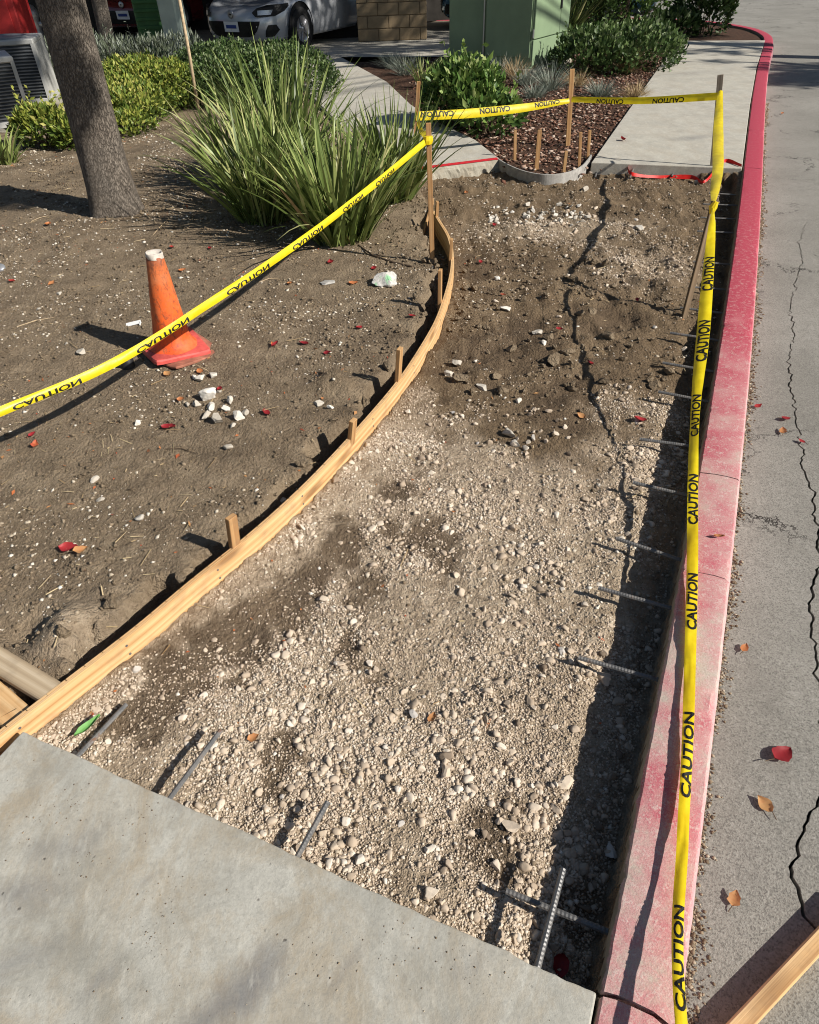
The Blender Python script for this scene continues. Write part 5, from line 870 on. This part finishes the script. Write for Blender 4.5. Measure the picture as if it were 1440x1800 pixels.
# ------------------------------------------------------------------ air conditioning units, cabinet, boxes
def acunit(label, corner, rz, wd, dp, hg):                         # corner = nearest bottom corner, box extends to -x and +y
    root = tag(empty('air_conditioner', tuple(corner), rz), label, 'air conditioner', 'air conditioning units by the wall')
    m = MB(); m.box((-wd/2, dp/2, hg*.5), (wd-.05, dp-.05, hg-.1)); m.build('coil', 'ac_dark', root)
    m = MB(); m.box((-wd/2, dp/2, hg-.03), (wd, dp, .06), 0, .012); tp = m.build('top_panel', 'ac_white', root)
    m = MB(); m.lathe([(.02, 0), (wd*.3, .0), (wd*.36, .012), (wd*.38, 0)], 24, (-wd/2, dp/2, hg+.001)); m.build('fan_ring', 'ac_slat', tp)
    m = MB(); m.box((-wd/2, dp/2, .03), (wd, dp, .06), 0, .006); m.build('base_pan', 'ac_white', root)
    for x, y in ((-.02, .02), (-wd+.02, .02), (-.02, dp-.02), (-wd+.02, dp-.02)): m = MB(); m.box((x, y, hg/2), (.04, .04, hg-.1)); m.build('corner_post', 'ac_white', root)
    m = MB(); m.box((-.012, dp/2, hg/2), (.016, dp-.08, hg-.11)); m.build('side_panel', 'ac_white', root)
    for i in range(16):
        m = MB(); m.bar((-wd+.04, .012, .09+(hg-.18)*i/15), (-.04, .012, .09+(hg-.18)*i/15), .012, .006, (0, -.5, 1), 0); m.build('slat', 'ac_slat', root)
    return root
c1 = at(62, 219, -.02); h1 = aty(32, 98, c1[1])[2]+.02; acunit('nearer air conditioner with louvred side at the left edge', c1, .5, .9, .7, h1)
c2 = at(92, 181, -.02); h2 = aty(57, 68, c2[1])[2]+.02; acunit('farther air conditioner with pale lit side behind the trunk', c2, .22, .95, .8, h2)
m = MB(); m.box((0, 0, 0), (3.2, 3.4, .08), 0, .01); o = m.build('equipment_pad', 'raw_concrete'); o.location = (-5.9, 10.6, -.06); tag(o, kind='structure')
cc = at(932, 126, 0); e1 = np.array([.5, .866]); rzc = math.atan2(.81, .58)
root = tag(empty('utility_cabinet', (cc[0], cc[1], 0), rzc), 'tall pale green steel utility cabinet with double doors in the mulch', 'cabinet')
Lr, Ll, Hc = 1.15, 1.42, 1.7                                        # local x runs along the sunlit face, y along the shaded one
m = MB(); m.box((Lr/2, Ll/2, -.02), (Lr+.16, Ll+.2, .1), 0, .01); m.build('plinth', 'raw_concrete', root)
m = MB(); m.box((Lr/2, Ll*.27, .03+Hc/2), (Lr, Ll*.54, Hc), 0, .012); m.build('body', 'cab_green', root)
m = MB(); m.box((Lr/2+.02, Ll*.78, .03+Hc*.47), (Lr-.1, Ll*.44, Hc*.94), 0, .012); m.build('rear_body', 'cab_green', root)
m = MB(); m.box((Lr/2, -.008, .22), (Lr-.01, .02, .3), 0, .004); m.build('skirt', 'cab_green', root)
for i in range(2):
    m = MB(); m.box((Lr*(.36 if i == 0 else .86), -.012, .375+.66), (Lr*(.71 if i == 0 else .27), .024, 1.3), 0, .006); d_ = m.build('door', 'cab_green', root)
    if i == 1: m = MB(); m.box((Lr*.70, -.034, .78), (.04, .02, .2), 0, .005); m.build('handle', 'black_plastic', d_)
for z_ in (.45, 1.0, 1.5): m = MB(); m.tube([(-.006, -.012, z_-.05), (-.006, -.012, z_+.05)], .012, 8); m.build('hinge', 'steel', root)
m = MB(); m.box((-.008, Ll*.27, .03+Hc*.53), (.014, Ll*.5, Hc*.9), 0, .004); m.build('side_panel', 'cab_green', root)
m = MB(); m.box((-.006, Ll*.55, .03+Hc/2), (.02, .02, Hc), 0, .003); m.build('trim', 'steel', root)
p = at(22, 70, -.0); Yr = 13.6; q = aty(41, 62, Yr); m = MB(); root = tag(empty('red_box', (q[0]-.5, Yr+.3, -.05), 0), 'red painted metal box behind the air conditioners', 'box'); m.box((0, 0, .75), (1., .6, 1.5), 0, .02); m.build('body', 'red_metal', root); m = MB(); m.box((0, -.31, .75), (.8, .02, 1.2), 0, .006); m.build('door', 'red_metal', root)
q = aty(264, 48, 14.6); root = tag(empty('ribbed_bin', (q[0], 14.9, -.02), .1), 'dark green ribbed bin left of the pale post', 'bin'); m = MB(); m.box((0, 0, .5), (.52, .5, 1.), 0, .03); m.build('body', 'bin_green', root)
for i in range(7): m = MB(); m.box((0, -.256, .1+.12*i), (.5, .03, .05), 0, .01); m.build('rib', 'bin_green', root)
m = MB(); m.box((0, 0, 1.03), (.58, .56, .06), 0, .02); m.build('lid', 'bin_green', root)
q = aty(306, 52, 14.2); m = MB(); m.box((0, 0, .6), (.34, .3, 1.25), 0, .03); root = tag(empty('utility_pedestal', (q[0], 14.3, -.02), -.3), 'pale grey green utility pedestal beside the ribbed bin', 'pedestal'); m.build('body', 'pale_green', root); m = MB(); m.box((0, 0, 1.25), (.38, .34, .08), 0, .03); m.build('cap', 'pale_green', root)
q = aty(57, 25, 17.); root = tag(empty('hydrant', (q[0], 17., -.02)), 'small grey hydrant in the far left background', 'hydrant'); m = MB(); m.lathe([(.16, 0), (.16, .05), (.1, .06), (.1, .5), (.13, .52), (.12, .6), (.06, .7), (0, .72)], 16); m.build('barrel', 'can_grey', root, True); m = MB(); m.tube([(-.18, 0, .4), (.18, 0, .4)], .05, 10); m.build('outlet', 'can_grey', root)

# ------------------------------------------------------------------ cars
def car(label, loc, rz, paint):
    root = tag(empty('parked_car', loc, rz), label, 'car', 'parked cars'); pw = 4.5; a0, b0 = 2.2, .875
    def sz_(z): return 1-.055*((z-.48)/.45)**2
    def topz(x): return np.interp(x, [-4.4, -4.2, -3.6, -1.3, -.6, -.15, 0], [.85, .98, 1.0, .96, .86, .76, .7])
    n = 96; lev = [0, .08, .25, .45, .65, .82, .93, .985, 1.0]; inset = [.96, .985, 1, 1, .995, .98, .95, .88, .7]; V = []
    for l_, ins in zip(lev, inset):
        for j in range(n):
            t = 2*math.pi*j/n; ct, st = math.cos(t), math.sin(t); q = (abs(ct)**pw+abs(st)**pw)**(-1/pw); x_, y_ = q*ct*a0, q*st*b0; xx = -a0+x_; z_ = .2+(topz(min(0, max(-4.4, xx)))-.2)*l_; s_ = sz_(min(z_, .8))*ins; V.append((-a0+x_*s_, y_*s_, z_))
    m = MB(); L_ = len(lev); m.add(V, [(i*n+j, i*n+(j+1) % n, (i+1)*n+(j+1) % n, (i+1)*n+j) for i in range(L_-1) for j in range(n)]+[tuple(range(n))[::-1], tuple((L_-1)*n+j for j in range(n))]); m.build('body', paint, root, True)
    V = []; n2 = 40
    for z_, f0, f1, hw in ((.9, -.95, -4.05, .8), (1.1, -1.35, -3.9, .74), (1.3, -1.75, -3.65, .66), (1.42, -2.1, -3.35, .58), (1.45, -2.4, -3.1, .4)):
        for j in range(n2): t = 2*math.pi*j/n2; ct, st = math.cos(t), math.sin(t); q = (abs(ct)**4+abs(st)**4)**-.25; V.append(((f0+f1)/2+q*ct*(f0-f1)/2, q*st*hw, z_))
    m = MB(); m.add(V, [(i*n2+j, i*n2+(j+1) % n2, (i+1)*n2+(j+1) % n2, (i+1)*n2+j) for i in range(4) for j in range(n2)]+[tuple(4*n2+j for j in range(n2))]); m.build('windows', 'car_glass', root, True)
    m = MB(); m.box((-2.75, 0, 1.455), (1.1, .95, .03), 0, .012); m.build('roof', paint, root)
    def fx(y, z): s_ = sz_(min(z, .8)); v = min(.999, abs(y/(b0*s_))); return -a0+a0*s_*(1-v**pw)**(1/pw)
    def patch(name, rows, mat, par, off=.006, ny=12):              # rows: (z, y0, y1) on the front surface
        V = []; 
        for z_, y0, y1 in rows:
            for i in range(ny+1): y_ = y0+(y1-y0)*i/ny; V.append((fx(y_, z_)+off, y_, z_))
        m = MB(); m.add(V, [(r*(ny+1)+i, r*(ny+1)+i+1, (r+1)*(ny+1)+i+1, (r+1)*(ny+1)+i) for r in range(len(rows)-1) for i in range(ny)]); return m.build(name, mat, par)
    g_ = patch('grille', [(.27, -.3, .3), (.29, -.4, .4), (.36, -.49, .49), (.46, -.55, .55), (.5, -.56, .56)], 'car_black', root)
    for z_ in (.31, .36, .41, .46): patch('slat', [(z_, -.45, .45), (z_+.014, -.45, .45)], 'car_black', g_, .016)
    p_ = patch('licence_plate', [(.35, -.155, .155), (.5, -.155, .155)], 'plate_white', root, .03, 2)
    patch('print', [(.40, -.11, .11), (.45, -.11, .11)], 'plate_blue', p_, .033, 9)
    m = MB(); m.lathe([(0, .012), (.045, .012), (.06, .006), (.062, 0)], 20); o = m.build('badge', 'rim', root, True); o.location = (fx(0, .6)+.004, 0, .6); o.rotation_euler = (0, math.pi/2, 0); m = MB(); m.add([(.0, -.03, .014), (.018, 0, .014), (0, .03, .014), (-.012, 0, .014)], [(0, 1, 2, 3)]); m.build('emblem', 'car_black', o)
    for s_ in (-1, 1):
        h_ = patch('headlight', [(.56, .5*s_, .74*s_), (.62, .44*s_, .8*s_), (.68, .52*s_, .815*s_), (.72, .66*s_, .81*s_)], 'car_black', root, .007); patch('lens', [(.585, .54*s_, .7*s_), (.65, .54*s_, .72*s_)], 'lamp_lens', h_, .012)
        patch('fog_recess', [(.27, .6*s_, .7*s_), (.36, .62*s_, .76*s_), (.44, .66*s_, .74*s_)], 'car_black', root, .006)
        for wx in (-.86, -3.5):
            m = MB(); m.lathe([(0, 0), (.37, 0), (.37, .02)], 28); o = m.build('wheel_arch', 'car_black', root); o.location = (wx, s_*.862, .36); o.rotation_euler = (-s_*math.pi/2, 0, 0)
            m = MB(); m.lathe([(.2, 0), (.31, 0), (.325, .03), (.325, .16), (.31, .19), (.2, .19)], 32); wh = m.build('wheel', 'tyre', root, True); wh.location = (wx, s_*.71, .325); wh.rotation_euler = (-s_*math.pi/2, 0, 0)
            m = MB(); m.lathe([(0, .2), (.04, .2), (.06, .17), (.19, .175), (.205, .188)], 24); m.build('rim', 'rim', wh, True)
            for q in range(5): t = q*2*math.pi/5; m = MB(); m.bar((.03*math.cos(t), .03*math.sin(t), .185), (.19*math.cos(t), .19*math.sin(t), .185), .04, .02, (-math.sin(t), math.cos(t), 0)); m.build('spoke', 'rim', wh)
        m = MB(); m.box((-1.45, s_*.93, .98), (.12, .2, .13), 0, .04); m.build('mirror', paint, root)
    return root
q = aty(408, 45, 14.7); car('silver car parked facing the viewer behind the dark hedge', (q[0], 14.7, -.02), math.atan2(-.88, -.47), 'car_silver')
q = aty(262, 40, 18.); car('dark red car behind the ribbed bin', (q[0]-.5, 18., -.02), -1.9, 'car_red')
q = aty(300, 10, 24.); car('blue car far behind the silver one', (q[0], 22.5, -.02), -1.7, 'car_blue')
q = aty(777, 40, 18.6); car('blue grey car inside the carport right of the block pillar', (q[0], 18.2, -.02), math.pi-.2, 'car_teal')
# ------------------------------------------------------------------ carport
root = tag(empty('carport', (0, 16.2, -.02), 0), 'shaded carport with a brown block pillar and flat roof', 'building')
pa, pb = at(630, 71, 0), at(747, 71, 0); ang = math.atan2(pb[1]-pa[1], pb[0]-pa[0]); wdp = np.hypot(*(pb-pa)[:2]); piv = empty('tmp', (0, 0, 0))
bpy.data.objects.remove(piv)
def pil(name, x0, x1, y0, y1, z0, z1, mat, parent=root):
    m = MB(); m.box(((x0+x1)/2, (y0+y1)/2, (z0+z1)/2), (x1-x0, y1-y0, z1-z0), 0, .006); return m.build(name, mat, parent)
ox, oy = pa[0], pa[1]-16.2-.05
pm_ = pil('pillar', ox+.015, ox+wdp-.015, oy+.02, oy+.6, 0, 2.6, 'mortar')
for r in range(13):
    x_ = ox-(.2 if r % 2 else 0)
    while x_ < ox+wdp:
        a, b = max(x_, ox), min(x_+.4, ox+wdp)
        if b-a > .05: pil('block', a+.005, b-.005, oy+.003*R.randn(), oy+.62, .2*r+.006, .2*r+.194, 'block_brown', pm_)
        x_ += .4
pil('roof', -9, 2.6, -1.2, 3.6, 2.6, 2.9, 'stucco'); pil('back_wall', -9, 2.6, 3.2, 3.5, 0, 2.6, 'shade_dark_wall'); pil('shade_side_wall', ox-1.3, ox+.0, oy+.8, oy+1.1, 0, 2.6, 'shade_dark_wall')  # near-black walls put the carport's deep interior shade into their colour
pil('pillar', -4.6, -4.2, -.3, .1, 0, 2.6, 'stucco')
print('objects', len(bpy.data.objects))
